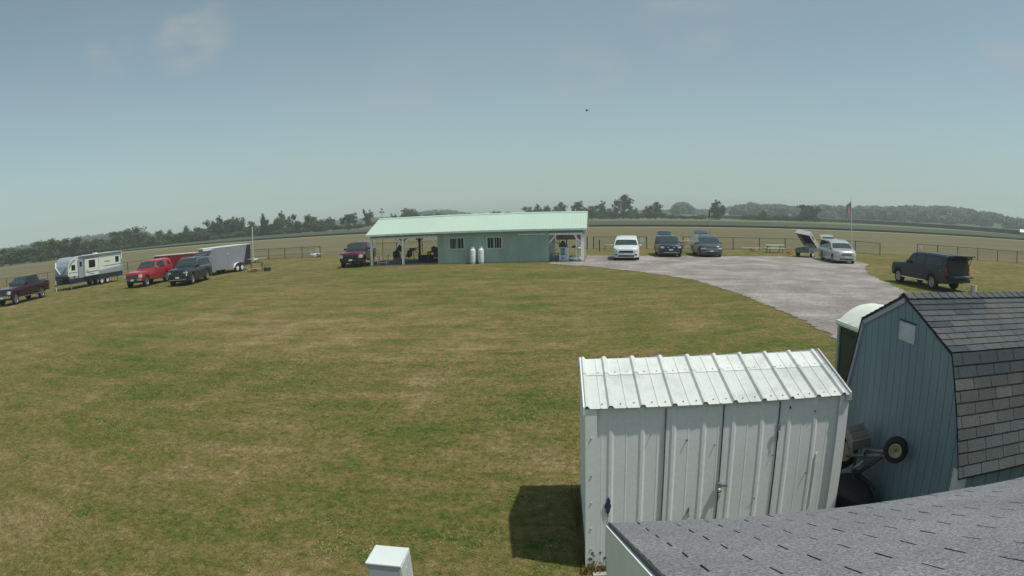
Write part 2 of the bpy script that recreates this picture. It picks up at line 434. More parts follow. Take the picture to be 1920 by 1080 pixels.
CR = {
 'round': [(crown_mesh(s, full(s, 12, .14, .22, .46), 3300, LS, leafA), trunk_mesh(s)) for s in (1, 2, 3)],
 'olive': [(crown_mesh(s, full(s, 12, .14, .21, .48), 3100, LS, leafB), trunk_mesh(s)) for s in (4, 5)],
 'tall': [(crown_mesh(s, [(0, 0, .22, .33), (0, 0, .45, .3)] + rb(s, 8, .2, .66, .15, .22, .36) + [(-.1, 0, .74, .19), (.08, .05, .86, .13), (-.04, 0, .95, .07)], 2900, LS, leafA), trunk_mesh(s, .75, 5)) for s in (6, 7)],
 'open': [(crown_mesh(s, [(-.24, 0, .66, .19), (.0, .05, .84, .2), (.24, 0, .74, .2), (.3, .1, .5, .16), (-.05, .2, .5, .17), (-.32, .1, .44, .14), (.1, -.1, .62, .2), (0, 0, .22, .2)], 2600, LS, leafA), trunk_mesh(s, .62, 6, .024, .03, .36)) for s in (8, 9)],
 'feather': [(crown_mesh(s, [(-.3, 0, .84, .12), (-.2, 0, .64, .16), (.05, 0, .55, .2), (.2, 0, .74, .14), (0, 0, .32, .2), (.34, 0, .6, .1), (-.36, 0, .95, .06), (.12, .1, .9, .07), (-.12, 0, .48, .2)], 2200, LS * .9, leafA), trunk_mesh(s, .6, 6, .02, 0, .33)) for s in (10,)],
 'bush': [(crown_mesh(s, [(0, 0, .4, .4)] + rb(s, 9, .2, .66, .2, .3, .42), 1900, LS * 1.5, leafB if s % 2 else leafA), trunk_mesh(s, .35, 4, .015)) for s in (12, 13)],
}
tcount = 0
def tree(kind, x, y, h, w, label, group=None, name='tree', var=None):
    global tcount
    tcount += 1
    cm, tm = CR[kind][(tcount if var is None else var) % len(CR[kind])]
    o = empty(name, (x, y, 0), random.Random(tcount).uniform(-.5, .5) if kind in ('open', 'feather') else tcount * 1.7, label, 'bush' if name == 'bush' else 'tree', group)
    o.scale = (w * 1.08, w * 1.08, h)
    for nm, me in (('crown', cm), ('trunk', tm)):
        c = bpy.data.objects.new(nm, me); col.objects.link(c); c.parent = o
LEFT = [(-227, 180, 7.7, 17), (-219, 190, 9.6, 14.1), (-200, 181, 9, 11.5), (-204, 192, 8.4, 10.7), (-199, 197, 9.3, 11.8), (-202, 208, 8.6, 10.9), (-190, 206, 6.9, 9), (-198, 225, 8.3, 10.6), (-199, 235, 10.1, 11.4), (-200, 245, 10.9, 14.6), (-201, 254, 7.8, 10), (-182, 239, 6.3, 8.2), (-191, 262, 7.9, 8.8), (-183, 258, 7.5, 8.5), (-174, 254, 6.2, 8.3), (-175, 263, 8.7, 7.9), (-167, 259, 8, 8.3), (-159, 254, 7.3, 7.5), (-172, 284, 10.8, 8.8), (-168, 286, 12.5, 9.3), (-164, 288, 11.1, 9.3), (-160, 291, 11.3, 10.4), (-157, 293, 10.4, 9.2), (-141, 274, 9.1, 7.5), (-133, 269, 10.9, 6.3), (-134, 278, 8.9, 7.5), (-141, 301, 8.2, 6.2), (-135, 295, 11.9, 7.8), (-127, 289, 10, 6.5), (-124, 291, 7, 7), (-122, 300, 9.3, 7.1), (-113, 295, 8.8, 10.2), (-114, 310, 6.9, 7.2), (-104, 313, 8.3, 9.9), (-94, 316, 10.1, 6.6)]
kinds = "round round olive round round olive round olive round round olive round olive tall round tall round olive round tall round round tall olive tall round tall tall olive round round olive round open feather".split()
words = {'round': 'rounded dark green tree', 'olive': 'olive green broad-leaved tree', 'tall': 'taller pointed dark tree'}
for k, ((x, y, h, w), kd) in enumerate(zip(LEFT, kinds)):
    if kd == 'open': lb = 'pale loose-crowned tree standing alone just left of the feathery dark tree'
    elif kd == 'feather': lb = 'dark feathery forked tree beside the left end of the green roof'
    else: lb = words[kd] + ' in the long field-edge row beyond the trailers'
    tree(kd, x, y, h, w, lb, None if kd in ('open', 'feather') else words[kd] + 's of the left field edge')
random.seed(21)
P = [(-250, 175), (-228, 190), (-204, 184), (-200, 205), (-196, 228), (-198, 248), (-184, 246), (-176, 256), (-165, 266), (-160, 280), (-148, 282), (-134, 276), (-130, 288), (-118, 296), (-106, 306), (-94, 312)]
for k in range(len(P) - 1):
    a, b2 = Vector(P[k]), Vector(P[k + 1]); n = max(2, int((b2 - a).length / 7.5))
    for t in range(n):
        q = a.lerp(b2, (t + .5) / n)
        tree('bush', q.x + random.uniform(-1, 1), q.y + random.uniform(-3, 0), random.uniform(2.3, 3.9), random.uniform(7.5, 10), 'dense low bush filling the foot of the left tree row', 'bushes at the foot of the left tree row', 'bush')
MID = [(-106, 417, 8.4, 5, 'feather', 'tiny feathery treetop above the left end of the green roof ridge'), (-93, 410, 11.1, 15.8, 'round', 'broad rounded tree above the left part of the green roof'),
 (-80, 402, 7, 7.5, 'round', 'small low tree just right of the broad tree above the green roof'), (-76, 423, 8.2, 7, 'olive', 'small treetop touching the hazy hump above the green roof'),
 (-41, 428, 6.9, 6.5, 'round', 'dark low treetop above the middle of the green roof'), (-36, 418, 7, 6.5, 'round', 'dark low treetop right of its twin above the green roof'),
 (-28, 399, 6, 6, 'olive', 'low treetop above the windows of the green building'), (-23, 429, 5.6, 8, 'round', 'lowest treetop just left of the tree cluster over the roof'),
 (-18, 430, 10, 8.7, 'round', 'leftmost tree of the cluster over the right half of the roof'), (-12, 420, 10.4, 8.5, 'tall', 'pointed tree second in the cluster over the roof'),
 (-7, 420, 9.6, 6.8, 'round', 'third tree of the cluster over the roof'), (-3, 410, 8.7, 6.7, 'olive', 'low tree before the gap in the cluster over the roof'),
 (2, 420, 10.8, 9.1, 'open', 'open-crowned tree ending the cluster over the roof'), (13, 430, 11.9, 8.5, 'open', 'open tree over the right end of the green roof'),
 (17, 410, 7.7, 6.5, 'round', 'low tree tucked behind the right roof corner'), (21, 399, 9.6, 11.3, 'round', 'rounded tree just right of the green roof'),
 (29, 419, 11.8, 9.1, 'tall', 'upright tree left of the tallest bare-trunked tree'), (33, 399, 7.7, 10.5, 'round', 'low dark tree below the tallest bare-trunked tree'),
 (40, 398, 14.6, 13.2, 'open', 'tallest tree with a bare forked trunk and lopsided crown'), (46, 410, 7.0, 8.5, 'olive', 'bushy tree at the right foot of the tallest tree'),
 (50, 417, 7.3, 6.7, 'tall', 'small pointed tree right of the tallest tree'), (57, 416, 8.6, 6.3, 'tall', 'narrow tree left of the gap beyond the blue parked cars'),
 (59.5, 396, 10.3, 9.5, 'open', 'loose tree above the dark blue car at the end of its row'), (92, 369, 11.9, 12, 'tall', 'dark tree standing alone behind the windsock'),
 (152, 370, 12, 15, 'round', 'large round tree standing alone behind the pop-up trailer'), (128, 390, 6.8, 6.5, 'tall', 'small pointed tree rising from the low hedge')]
for x, y, h, w, kd, lb in MID: tree(kd, x, y, h, w, lb)
for (x0, y0, x1, y1, n, h) in ((-40, 410, -14, 418, 5, 4.5), (-14, 415, 66, 400, 15, 4.6), (66, 400, 88, 385, 5, 3.2), (112, 386, 152, 376, 8, 4.4), (-120, 400, -60, 410, 8, 5)):
    for k in range(n):
        t = (k + .5) / n
        tree('bush', x0 + (x1 - x0) * t, y0 + (y1 - y0) * t - random.uniform(0, 4), h * random.uniform(.8, 1.15), (abs(x1 - x0) / n) * 1.7, 'low bush in the hedge line across the far field', 'bushes of the far hedge line', 'bush')
# far wooded ridge in the haze
ridge = [(-60, .011), (-42, .0165), (-39, .0165), (-36, .006), (-20, .005), (-13, .006), (-11.5, .0115), (-9.5, .0115), (-7, .004), (0, .003), (6, .004), (9.1, .0064), (10, .0073), (10.5, .0172), (11.3, .0172), (11.9, .0068), (13.8, .0072), (15.5, .0126), (16.9, .018), (18.6, .0155), (19.6, .0167), (21, .0142), (23.7, .0183), (25.5, .0178), (29, .0196), (31.6, .0225), (33.7, .0243), (36.3, .0251), (38.4, .0233), (40.5, .0199), (42.1, .0162), (43.2, .0158), (50, .012), (60, .012)]
def relev(az):
    for k in range(len(ridge) - 1):
        if ridge[k][0] <= az <= ridge[k + 1][0]:
            t = (az - ridge[k][0]) / (ridge[k + 1][0] - ridge[k][0]); return ridge[k][1] * (1 - t) + ridge[k + 1][1] * t
    return .004
hl = MB(); n = 90; DN, DF = 620, 1000
vs = []
for k in range(n):
    az = -62 + 124 * k / (n - 1); e = relev(az) * 980 + 3.6 - 11
    for d, z in ((DN, -.3), (760, max(0, e * .55)), (DF, max(.1, e)), (1200, max(.1, e * .8)), (1500, -.5)):
        vs.append((math.sin(R(az)) * d, math.cos(R(az)) * d, z))
hl.add(vs, [(5 * k + i, 5 * k + 5 + i, 5 * k + 6 + i, 5 * k + 1 + i) for k in range(n - 1) for i in range(4)])
tag(hl.build("hills", mat("hill_ground", (.05, .065, .03), .9, scale=.02), smooth=True), None, None, None, 'structure')
def woods():
    rnd = random.Random(77); vs = []; fs = []; k = 0
    for t in range(1500):
        az = rnd.uniform(-60, 58); el = relev(az)
        if el < .005 and rnd.random() < .6: continue
        fr = rnd.choice((0, 0, 1, 2))
        d = (985, 800, 690)[fr] + rnd.uniform(-25, 25); e = max(0, (el * 980 + 3.6 - 11)) * (1, .62, .15)[fr]
        cx, cy = math.sin(R(az)) * d, math.cos(R(az)) * d
        th = rnd.uniform(9.5, 12.5) if fr == 0 else rnd.uniform(7, 12)
        if el < .009: th = min(th, (el * d + 3.6) * rnd.uniform(.8, 1.05))
        if fr and el < .012: continue
        r = rnd.uniform(6, 10) if el > .009 else rnd.uniform(7, 12)
        for _ in range(170):
            while True:
                q = (rnd.uniform(-1, 1), rnd.uniform(-1, 1), rnd.uniform(-.2, 1)); s2 = q[0] ** 2 + q[1] ** 2 + q[2] ** 2
                if .35 < s2 < 1: break
            c = Vector((cx + q[0] * r, cy + q[1] * r, e + th * (.35 + .65 * max(-.4, q[2]))))
            nrm = Vector((rnd.gauss(q[0], .6), rnd.gauss(q[1], .6), rnd.gauss(q[2] + .2, .6))).normalized()
            a = nrm.cross(Vector((rnd.gauss(0, 1), rnd.gauss(0, 1), rnd.gauss(0, 1)))).normalized() * rnd.uniform(.9, 1.9); b2 = nrm.cross(a).normalized() * rnd.uniform(.8, 1.5)
            vs += [c - a, c + b2, c + a, c - b2]; fs.append((k, k + 1, k + 2, k + 3)); k += 4
    me = bpy.data.meshes.new("distant_woods"); me.from_pydata([tuple(v) for v in vs], [], fs)
    m, nt, b = nodes("far_leaves")
    nt.links.new(ramp(nt, noise(nt, .03, 4), [(.4, (.03, .045, .02)), (.6, (.06, .08, .032))]), b.inputs["Base Color"]); b.inputs["Roughness"].default_value = .8
    me.materials.append(m); o = bpy.data.objects.new("distant_woods", me); col.objects.link(o)
    tag(o, "hazy wooded ridge along the right horizon", None, None, 'stuff')
woods()
# far farm building at the right edge
fb = empty("farm_shed", (219, 230, 0), R(-42), "white roofed farm shed half hidden at the right edge of the cornfield", "farm building")
MB().prism([(-4, 0), (4, 0), (4, 2.0), (-4, 2.0)], 'x', -4, 6).build("wall", mat("far_wall", (.35, .37, .38), .7), fb)
MB().prism([(-4.4, 1.95), (0, 3.1), (4.4, 1.95), (0, 3.3)], 'x', -4.4, 6.4).build("roof", mat("far_white_roof", (.75, .76, .75), .5), fb)

# ================================================================ GREEN PAVILION BUILDING
LB = 16.82
bA = math.atan2(-1.2, 16.78)
gb = empty("green_building", (-14.85, 50.4, 0), bA, "long pale green building with metal roof and open white-post pavilions at both ends", "building")
def siding(name, base, groove, rough=.5):
    m, nt, b = nodes(name)
    tc = nt.nodes.new("ShaderNodeTexCoord").outputs["Object"]
    c = ramp(nt, noise(nt, 1.3, 5, tc, .6, stretch=(1, 1, .35)), [(.35, tuple(x * .88 for x in base)), (.65, tuple(x * 1.1 for x in base))])
    nt.links.new(c, b.inputs["Base Color"]); b.inputs["Roughness"].default_value = rough
    return m
gsid = siding("green_siding", (.33, .44, .41), None)
groof = mat("green_metal_roof", (.42, .53, .44), .5, var=.03, scale=.3)
wpost = mat("white_post", (.78, .79, .78), .6, var=.1, scale=3)
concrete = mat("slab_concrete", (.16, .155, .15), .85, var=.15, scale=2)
E0, E1, DEP = 5.66, 14.22, 6.3
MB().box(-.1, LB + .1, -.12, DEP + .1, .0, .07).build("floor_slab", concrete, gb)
def ribbed(L, Hh, pitch=.23, rib=.02):
    """front wall ribs: boxes proud of the wall"""
    mb = MB(); n = int(L / pitch)
    for k in range(n + 1):
        x = k * pitch
        if x < L: mb.box(x, min(L, x + .035), -rib, 0, 0, Hh)
    return mb
w = MB()
w.box(E0, E1, -.02, .08, .07, 2.46); w.box(E0, E0 + .1, .08, DEP - .02, .07, 2.46); w.box(E1 - .1, E1, .08, DEP - .02, .07, 2.46); w.box(E0, E1, DEP - .02, DEP + .06, .07, 2.46)
for k in range(int((E1 - E0) / .23) + 1):
    x = E0 + k * .23
    if x + .035 < E1: w.box(x, x + .03, -.06, -.02, .071, 2.455)
w.build("wall", gsid, gb)
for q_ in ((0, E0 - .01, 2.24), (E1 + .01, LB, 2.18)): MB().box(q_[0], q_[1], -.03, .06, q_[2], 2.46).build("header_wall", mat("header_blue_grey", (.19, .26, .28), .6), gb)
# gable ends (filled triangles) and roof
ZE, ZR, OV = 2.50, 3.74, .35
sl = (ZR - ZE) / (DEP / 2 + OV)
for x0, nm in ((.05, 'gable'), (LB - .1, 'gable')):
    MB().prism([(0, 2.46), (DEP, 2.46), (DEP / 2, ZR - .15)], 'x', x0, x0 + .05).build("gable", gsid, gb)
rf = MB()
T = .05
rf.prism([(-OV, ZE), (DEP / 2, ZR), (DEP + OV, ZE), (DEP + OV, ZE - T), (DEP / 2, ZR - T), (-OV, ZE - T)], 'x', -.25, LB + .25)
n = int((LB + .5) / .23)
for k in range(n):
    x = -.2 + k * .23
    for s_ in (1, -1):
        yc = DEP / 2; y0 = -OV if s_ == 1 else DEP + OV
        rf.add([(x, y0, ZE), (x + .05, y0, ZE), (x + .05, yc, ZR), (x, yc, ZR), (x + .012, y0, ZE + .022), (x + .038, y0, ZE + .022), (x + .038, yc, ZR + .022), (x + .012, yc, ZR + .022)],
               [(4, 5, 6, 7), (0, 4, 7, 3), (1, 2, 6, 5), (0, 1, 5, 4)])
rf.build("roof", groof, gb)
MB().prism([(DEP / 2 - .16, ZR - .02), (DEP / 2, ZR + .055), (DEP / 2 + .16, ZR - .02), (DEP / 2, ZR + .03)], 'x', -.27, LB + .27).build("ridge_cap", mat("ridge_green", (.42, .62, .50), .4), gb)
gm = mat("eave_trim", (.50, .62, .56), .45)
MB().box(-.26, LB + .26, -OV - .03, -OV - .003, ZE - .13, ZE + .012).build("fascia", gm, gb)
for x in (-.28, LB + .252):
    MB().prism([(-OV, ZE - .12), (-OV, ZE + .03), (DEP / 2, ZR + .04), (DEP + OV, ZE + .03), (DEP + OV, ZE - .12), (DEP / 2, ZR - .1)], 'x', x, x + .028).build("rake_trim", mat("rake_white", (.55, .66, .60), .45), gb)
# soffit
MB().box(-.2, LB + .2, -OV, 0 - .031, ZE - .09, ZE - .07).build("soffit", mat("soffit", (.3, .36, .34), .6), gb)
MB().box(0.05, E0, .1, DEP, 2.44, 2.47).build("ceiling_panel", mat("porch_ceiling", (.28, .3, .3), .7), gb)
def window(x0, x1, z0, z1):
    f = MB()
    f.box(x0, x1, -.075, -.046, z1 - .07, z1); f.box(x0, x1, -.075, -.046, z0, z0 + .07)
    f.box(x0, x0 + .07, -.075, -.046, z0 + .07, z1 - .07); f.box(x1 - .07, x1, -.075, -.046, z0 + .07, z1 - .07)
    f.box((x0 + x1) / 2 - .025, (x0 + x1) / 2 + .025, -.072, -.046, z0 + .07, z1 - .07)
    fo = f.build("window", mat("window_frame", (.5, .6, .58), .5), gb)
    MB().box(x0 + .07, x1 - .07, -.058, -.047, z0 + .07, z1 - .07).build("pane", glass, fo)
window(6.6, 7.8, 1.1, 2.03); window(9.5, 10.72, 1.07, 2.0)
MB().box(11.95, 14.0, -.11, -.05, 2.08, 2.15).build("door_rail", wpost, gb)
# posts, header beams and knee braces
def post(x, y, m=wpost, s_=.14, zt=2.2): MB().box(x - s_ / 2, x + s_ / 2, y - s_ / 2, y + s_ / 2, .07, zt).build("post", m, gb)
def brace(x, y, dx, m=wpost, dz=.62): MB().bar((x, y, 2.16 - dz), (x + dx, y, 2.17), .09, .09).build("brace", m, gb)
MB().box(0, E0 - .02, -.05, .09, 2.10, 2.235).build("header_beam", wpost, gb)
MB().box(E1 + .02, LB, -.05, .09, 2.02, 2.175).build("header_beam", wpost, gb)
for x in (.07, 2.78): post(x, .02, s_=.17, zt=2.1)
post(LB - .09, .02, s_=.2, zt=2.02); post(LB - .55, .5, s_=.12)
brace(.16, .02, .55); brace(2.7, .02, -.62); brace(2.86, .02, .62); brace(E0 - .03, .02, -.6)
brace(E1 + .05, .02, .62, dz=.72); brace(LB - .2, .02, -.62, dz=.72)
drk = mat("silhouette_post", (.10, .075, .06), .8)  # back posts: their dark silhouette look is put into the colour
MB().box(0, LB, DEP - .06, DEP + .06, 2.08, 2.3).build("header_beam", wpost, gb)
for x in (.8, 2.35, 4.55): post(x, DEP, drk, .16); brace(x + .08, DEP, .5, drk, .5); brace(x - .08, DEP, -.5, drk, .5)
post(LB - .1, DEP, wpost, .16); post(15.2, DEP, drk, .1)
for x in (.9, 2.1, 3.4, 4.6): MB().lathe([(0, 2.29), (.07, 2.28), (.075, 2.24), (0, 2.225)], (x, -.09, 0), n=10).build("flood_light", white, gb)
# propane tanks
tankm = mat("tank_white", (.66, .68, .70), .35, var=.1, scale=3)
def loc(x, y, z=0):
    return (gb.location.x + math.cos(bA) * x - math.sin(bA) * y, gb.location.y + math.sin(bA) * x + math.cos(bA) * y, z)
for k, (x, lb) in enumerate(((8.5, "left of the two upright white propane cylinders beside the green wall"), (9.14, "right of the two upright white propane cylinders, below the second window"))):
    t = empty("propane_tank", loc(x, -.42), 0, lb, "gas cylinder", "propane cylinders")
    MB().lathe([(0, .06), (.19, .06), (.215, .12), (.22, .2), (.22, .98), (.20, 1.08), (.12, 1.16), (0, 1.18)], n=20).build("body", tankm, t, 'all')
    MB().lathe([(.19, 0), (.2, 0), (.2, .08), (.19, .08)], n=20).build("foot_ring", mat("tank_grey", (.3, .32, .34), .5), t)
    MB().lathe([(.10, 1.14), (.13, 1.16), (.13, 1.3), (.11, 1.3), (.10, 1.16)], n=14).lathe([(0, 1.28), (.03, 1.28), (.03, 1.15), (0, 1.15)], n=8).build("collar", mat("tank_collar", (.5, .52, .52), .45), t)
# weather station on the left roof end
ws = empty("weather_mast", loc(-.05, DEP / 2, 0), 0, "small grey weather mast with cups standing at the left end of the ridge", "weather station")
MB().tube([(0, 0, .07), (0, 0, 4.5)], .022, 6).build("pole", mat("mast_grey", (.12, .13, .13), .6), ws)
MB().box(-.25, .25, -.02, .02, 4.28, 4.33).box(-.18, -.1, -.04, .04, 4.33, 4.42).box(.1, .2, -.05, .05, 4.33, 4.38).build("sensor_arm", mat("mast_grey", (.12, .13, .13)), ws)
MB().lathe([(0, 4.7), (.09, 4.66), (.1, 4.55), (0, 4.5)], n=12).build("sensor", mat("mast_head", (.25, .3, .32)), ws)

# ---------------------------------------------------------------- small furniture around the pavilions
def table(name, x, y, rz, L, W, hgt, label, m, cat="table", z=0, leg=.06, shelf=False):
    t = empty(name, (x, y, z), rz, label, cat)
    MB().box(-L / 2, L / 2, -W / 2, W / 2, hgt - .05, hgt).build("tabletop", m, t)
    for sx in (-1, 1):
        for sy in (-1, 1):
            cx, cy = sx * (L / 2 - .08), sy * (W / 2 - .08)
            MB().box(cx - leg / 2, cx + leg / 2, cy - leg / 2, cy + leg / 2, 0, hgt - .05).build("leg", m, t)
    if shelf: MB().box(-L / 2 + .05, L / 2 - .05, -W / 2 + .05, W / 2 - .05, .12, .15).build("shelf", m, t)
    return t
table("work_table", *loc(.72, .9)[:2], bA, .95, .6, .72, "white wooden stand with a low shelf just right of the left corner post", wpost, z=.07, shelf=True)
dark = mat("dark_gear", (.035, .037, .045), .7); navy = mat("navy_cloth", (.03, .045, .07), .8); brown = mat("brown_wood", (.09, .05, .045), .7, scale=6)
# workbench under the left pavilion (dark cabinet)
cb = empty("workbench", (*loc(5.05, 1.6)[:2], .07), bA, "dark workbench with black machines against the green end wall", "workbench")
MB().box(-.62, .55, -.4, .4, .78, .86).build("top", brown, cb)
MB().box(-.1, .55, -.35, .35, .0, .78).build("cabinet", dark, cb); [MB().box(-.6, -.5, y_, y_ + .1, 0, .78).build("leg", brown, cb) for y_ in (-.38, .28)]
MB().box(-.3, .45, -.25, .3, .86, 1.18).box(-.2, -.05, -.2, .1, 1.18, 1.28).box(.25, .4, -.2, .1, 1.18, 1.3).build("machine", dark, cb)
MB().box(-.05, .5, -.55, -.41, .35, .39).build("shelf", white, cb)
bn = empty("storage_chest", (*loc(3.9, 3.2)[:2], .07), bA, "low dark chest standing beneath the pavilion behind the middle post", "chest")
MB().box(-.7, .7, -.35, .35, 0, .42).build("body", dark, bn); MB().box(-.73, .73, -.38, .38, .423, .5).build("lid", navy, bn)
# folding camp chair with a navy back
def camp_chair(x, y, rz, label, m, z=.07):
    c = empty("camp_chair", (x, y, z), rz, label, "chair")
    MB().box(-.27, .27, -.25, .25, .42, .45).build("seat", m, c)
    b_ = MB(); vs = []
    for i in range(7):
        u = i / 6 * 2 - 1
        for j in range(4):
            v = j / 3; vs.append((u * (.32 - .04 * v), .25 + .12 * v + .05 * (1 - u * u), .45 + .55 * v * (1 - .12 * u * u)))
    b_.add(vs, [(i * 4 + j, i * 4 + 4 + j, i * 4 + 5 + j, i * 4 + 1 + j) for i in range(6) for j in range(3)]).build("backrest", m, c)
    for sx in (-1, 1):
        MB().tube([(sx * .28, -.27, 0), (sx * .28, .27, .62)], .014, 6).build("leg", dark, c)
        MB().tube([(sx * .28, .27, 0), (sx * .28, -.27, .62)], .014, 6).build("leg", dark, c)
        MB().box(sx * .28 - .035, sx * .28 + .035, -.28, .26, .62, .645).build("armrest", m, c)
    return c
camp_chair(*loc(1.75, 1.6)[:2], bA + .5, "navy folding chair nearest the white stand in the left pavilion", navy)
camp_chair(*loc(2.35, 2.5)[:2], bA - .4, "grey folding chair behind the middle white post", mat("grey_cloth", (.12, .14, .14), .85))
# tall dark camp umbrella folded over + model engine stand
um = empty("patio_umbrella", (*loc(1.95, 1.9)[:2], .07), bA, "half folded dark umbrella leaning over the chairs in the left pavilion", "umbrella")
MB().tube([(0, 0, 0), (.05, 0, 1.5)], .018, 6).build("pole", dark, um)
vs = [(.05, 0, 1.62)]
for i in range(9):
    a = math.pi * (.15 + i / 8 * 1.2); vs.append((.05 - .55 * math.sin(a * .5) * math.cos(a - 1.6), .45 * math.cos(a), 1.0 + .12 * math.sin(3 * a)))
cn = MB(); cn.add(vs, [(0, i + 1, i + 2) for i in range(8)]); cn.build("canopy", navy, um)
es = empty("engine_stand", (*loc(3.25, 1.4)[:2], .07), bA, "black model aircraft stand with splayed struts beside the middle post", "stand")
MB().box(-.35, .12, -.1, .1, 1.05, 1.2).build("body", dark, es)
for a_, l_ in ((.35, .75), (-.05, .55), (-.75, .9), (-2.2, .95), (-1.6, .85)):
    MB().bar((0, 0, 1.1), (math.cos(a_) * l_, .1 * math.sin(7 * a_), 1.1 + math.sin(a_) * l_ * 1.05), .06, .05).build("strut", dark, es)
tub = empty("storage_tub", (*loc(2.0, .95)[:2], .07), bA, "dull green lidded tub on the slab beside the middle white post", "tub")
MB().box(-.33, .33, -.22, .22, 0, .38).build("body", mat("tub_green", (.10, .13, .11), .6), tub, bevel=.02); MB().box(-.36, .36, -.25, .25, .383, .43).build("lid", mat("tub_lid", (.18, .21, .20), .6), tub)
# right pavilion
cab = empty("tool_cabinet", (*loc(15.25, .55)[:2], .07), bA, "white cabinet with dark front panel under the right pavilion", "cabinet")
MB().box(-.3, .3, -.25, .25, 0, 1.0).build("body", mat("cab_white", (.55, .6, .64), .5), cab)
MB().box(-.17, .17, -.262, -.252, .42, .93).build("front_panel", mat("cab_blue", (.05, .07, .12), .5), cab)
[MB().box(*q_).build("label_panel", mat("cab_grey", (.3, .34, .38), .5), cab) for q_ in ((-.15, -.02, -.272, -.263, .5, .86), (.05, .14, -.272, -.263, .5, .86), (-.12, .14, -.262, -.252, .1, .3))]
dr = empty("drill_press", (*loc(15.25, .55)[:2], 1.07), bA, "black bench drill with a raised handle standing on the white cabinet", "drill press")
MB().box(-.26, .32, -.2, .2, 0, .14).build("base", dark, dr); MB().lathe([(.22, .14), (.2, .3), (.1, .45), (.03, .52), (0, .52)], n=12).build("head", dark, dr)
MB().bar((-.15, -.05, .2), (-.58, -.08, .42), .05).build("handle", dark, dr)
sh = empty("step_rack", (*loc(14.6, .75)[:2], .07), bA, "dark slatted rack beside the green wall in the right pavilion", "rack")
for z in (.05, .2, .35, .5): MB().box(-.28, .28, -.25, .25, z, z + .05).build("shelf", mat("rack_grey", (.3, .3, .3), .6), sh)
for x in (-.26, .26): MB().box(x - .03, x + .03, .2, .25, 0, .6).build("leg", dark, sh)
tt = table("bench_table", *loc(16.15, .7)[:2], bA, 1.2, .75, .95, "white workbench behind the right corner post holding dark and white gear", wpost, z=.07, leg=.12, shelf=True)
bx = empty("gear_pile", (*loc(16.15, .7)[:2], 1.02), bA, "dark gear bag lying on the white workbench of the right pavilion", "bag")
MB().lathe([(0, 0), (.22, .0), (.26, .06), (.16, .14), (0, .16)], n=10).build("body", dark, bx, True); MB().tube([(-.1, 0, .12), (0, 0, .2), (.1, 0, .12)], .012, 5).build("handle", dark, bx)
bw = empty("parts_tray", (*loc(16.2, .7)[:2], .22), bA, "pale tray of parts on the lower shelf of the white workbench", "tray")
MB().box(-.4, .35, -.2, .2, 0, .08).build("base", white, bw); MB().box(-.1, .25, -.1, .1, .08, .16).build("parts", mat("cream", (.6, .58, .38), .6), bw)
# pink striped banner / cloth behind the right pavilion
bn2 = empty("banner", (*loc(15.5, DEP - .1)[:2], 1.42), bA, "faded red and grey banner hung across the back of the right pavilion", "banner")
MB().box(-1.15, 1.15, -.01, .01, 0, .62).build("cloth", mat("banner_cloth", (.34, .28, .28), .8, c2=(.42, .12, .16), scale=1.6, lo=.45, hi=.58), bn2)
MB().tube([(-1.2, 0, .63), (1.2, 0, .63)], .02, 6).build("rod", mat("red_rod", (.3, .06, .07), .6), bn2)

# ================================================================ NEAR WHITE METAL SHED
def worn_white(name, base, grime, sc_=1.2, lo=.5, hi=.72, rough=.6):
    m, nt, b = nodes(name)
    tc = nt.nodes.new("ShaderNodeTexCoord").outputs["Object"]
    c = ramp(nt, noise(nt, sc_, 6, tc, .68, stretch=(1, 1, .45)), [(.3, base), (lo, base), (hi, grime)])
    f = ramp(nt, noise(nt, 22, 4, tc, .7), [(.35, (.93, .93, .93)), (.6, (1, 1, 1))])
    nt.links.new(mix(nt, 1.0, c, f, 'MULTIPLY'), b.inputs["Base Color"])
    b.inputs["Roughness"].default_value = rough
    bp = nt.nodes.new("ShaderNodeBump"); bp.inputs["Strength"].default_value = .05; bp.inputs["Distance"].default_value = .03
    nt.links.new(noise(nt, 3, 2, tc), bp.inputs["Height"]); nt.links.new(bp.outputs[0], b.inputs["Normal"])
    return m
swall = worn_white("shed_wall_white", (.80, .81, .81), (.71, .725, .72), 1.4)
sroof = worn_white("shed_roof_white", (.58, .61, .575), (.47, .50, .47), 2.0, .46, .62)
seam = mat("dark_seam", (.05, .055, .06), .8)
galv = mat("galvanised_trim", (.45, .46, .50), .4, .4, var=.25, scale=6)
ws_ = empty("metal_shed", (.24, 5.94, 0), 0, "small white ribbed metal shed with double doors beside the blue barn shed", "shed")
SW, YR, YB = 2.735, .96, 1.94
ZF, ZK = 1.79, 2.045
def rib_profile(L, h=.028, pitch=.305, off=.23):
    """list of (x, height) for trapezoid ribs at each pitch with a thin pencil rib between"""
    out = [(0, 0), (.01, h), (.03, h), (.05, 0)]; x = off
    out += [(xm, hq) for xm, hq in ((off / 2 + .02, 0), (off / 2 + .03, h * .22), (off / 2 + .04, 0))]
    while x < L - .02:
        if x > 0.01: out += [(x - .032, 0), (x - .014, h), (x + .014, h), (x + .034, 0)]
        xm = x + pitch / 2
        if xm < L - .03: out += [(xm - .010, 0), (xm - .004, h * .22), (xm + .004, h * .22), (xm + .010, 0)]
        x += pitch
    out.append((L, 0)); return out
pf = rib_profile(SW, .008)
mb = MB()
nz = 1
vs = []
for x, hh in pf:
    vs += [(x, -hh, 0.03), (x, -hh, ZF + .01)]
mb.add(vs, [(2 * i, 2 * i + 2, 2 * i + 3, 2 * i + 1) for i in range(len(pf) - 1)])
mb.add([(0, 0, .03), (0, YB, .03), (0, YB, ZF), (0, YR, ZK - .02), (0, 0, ZF)], [(0, 1, 2, 3, 4)])
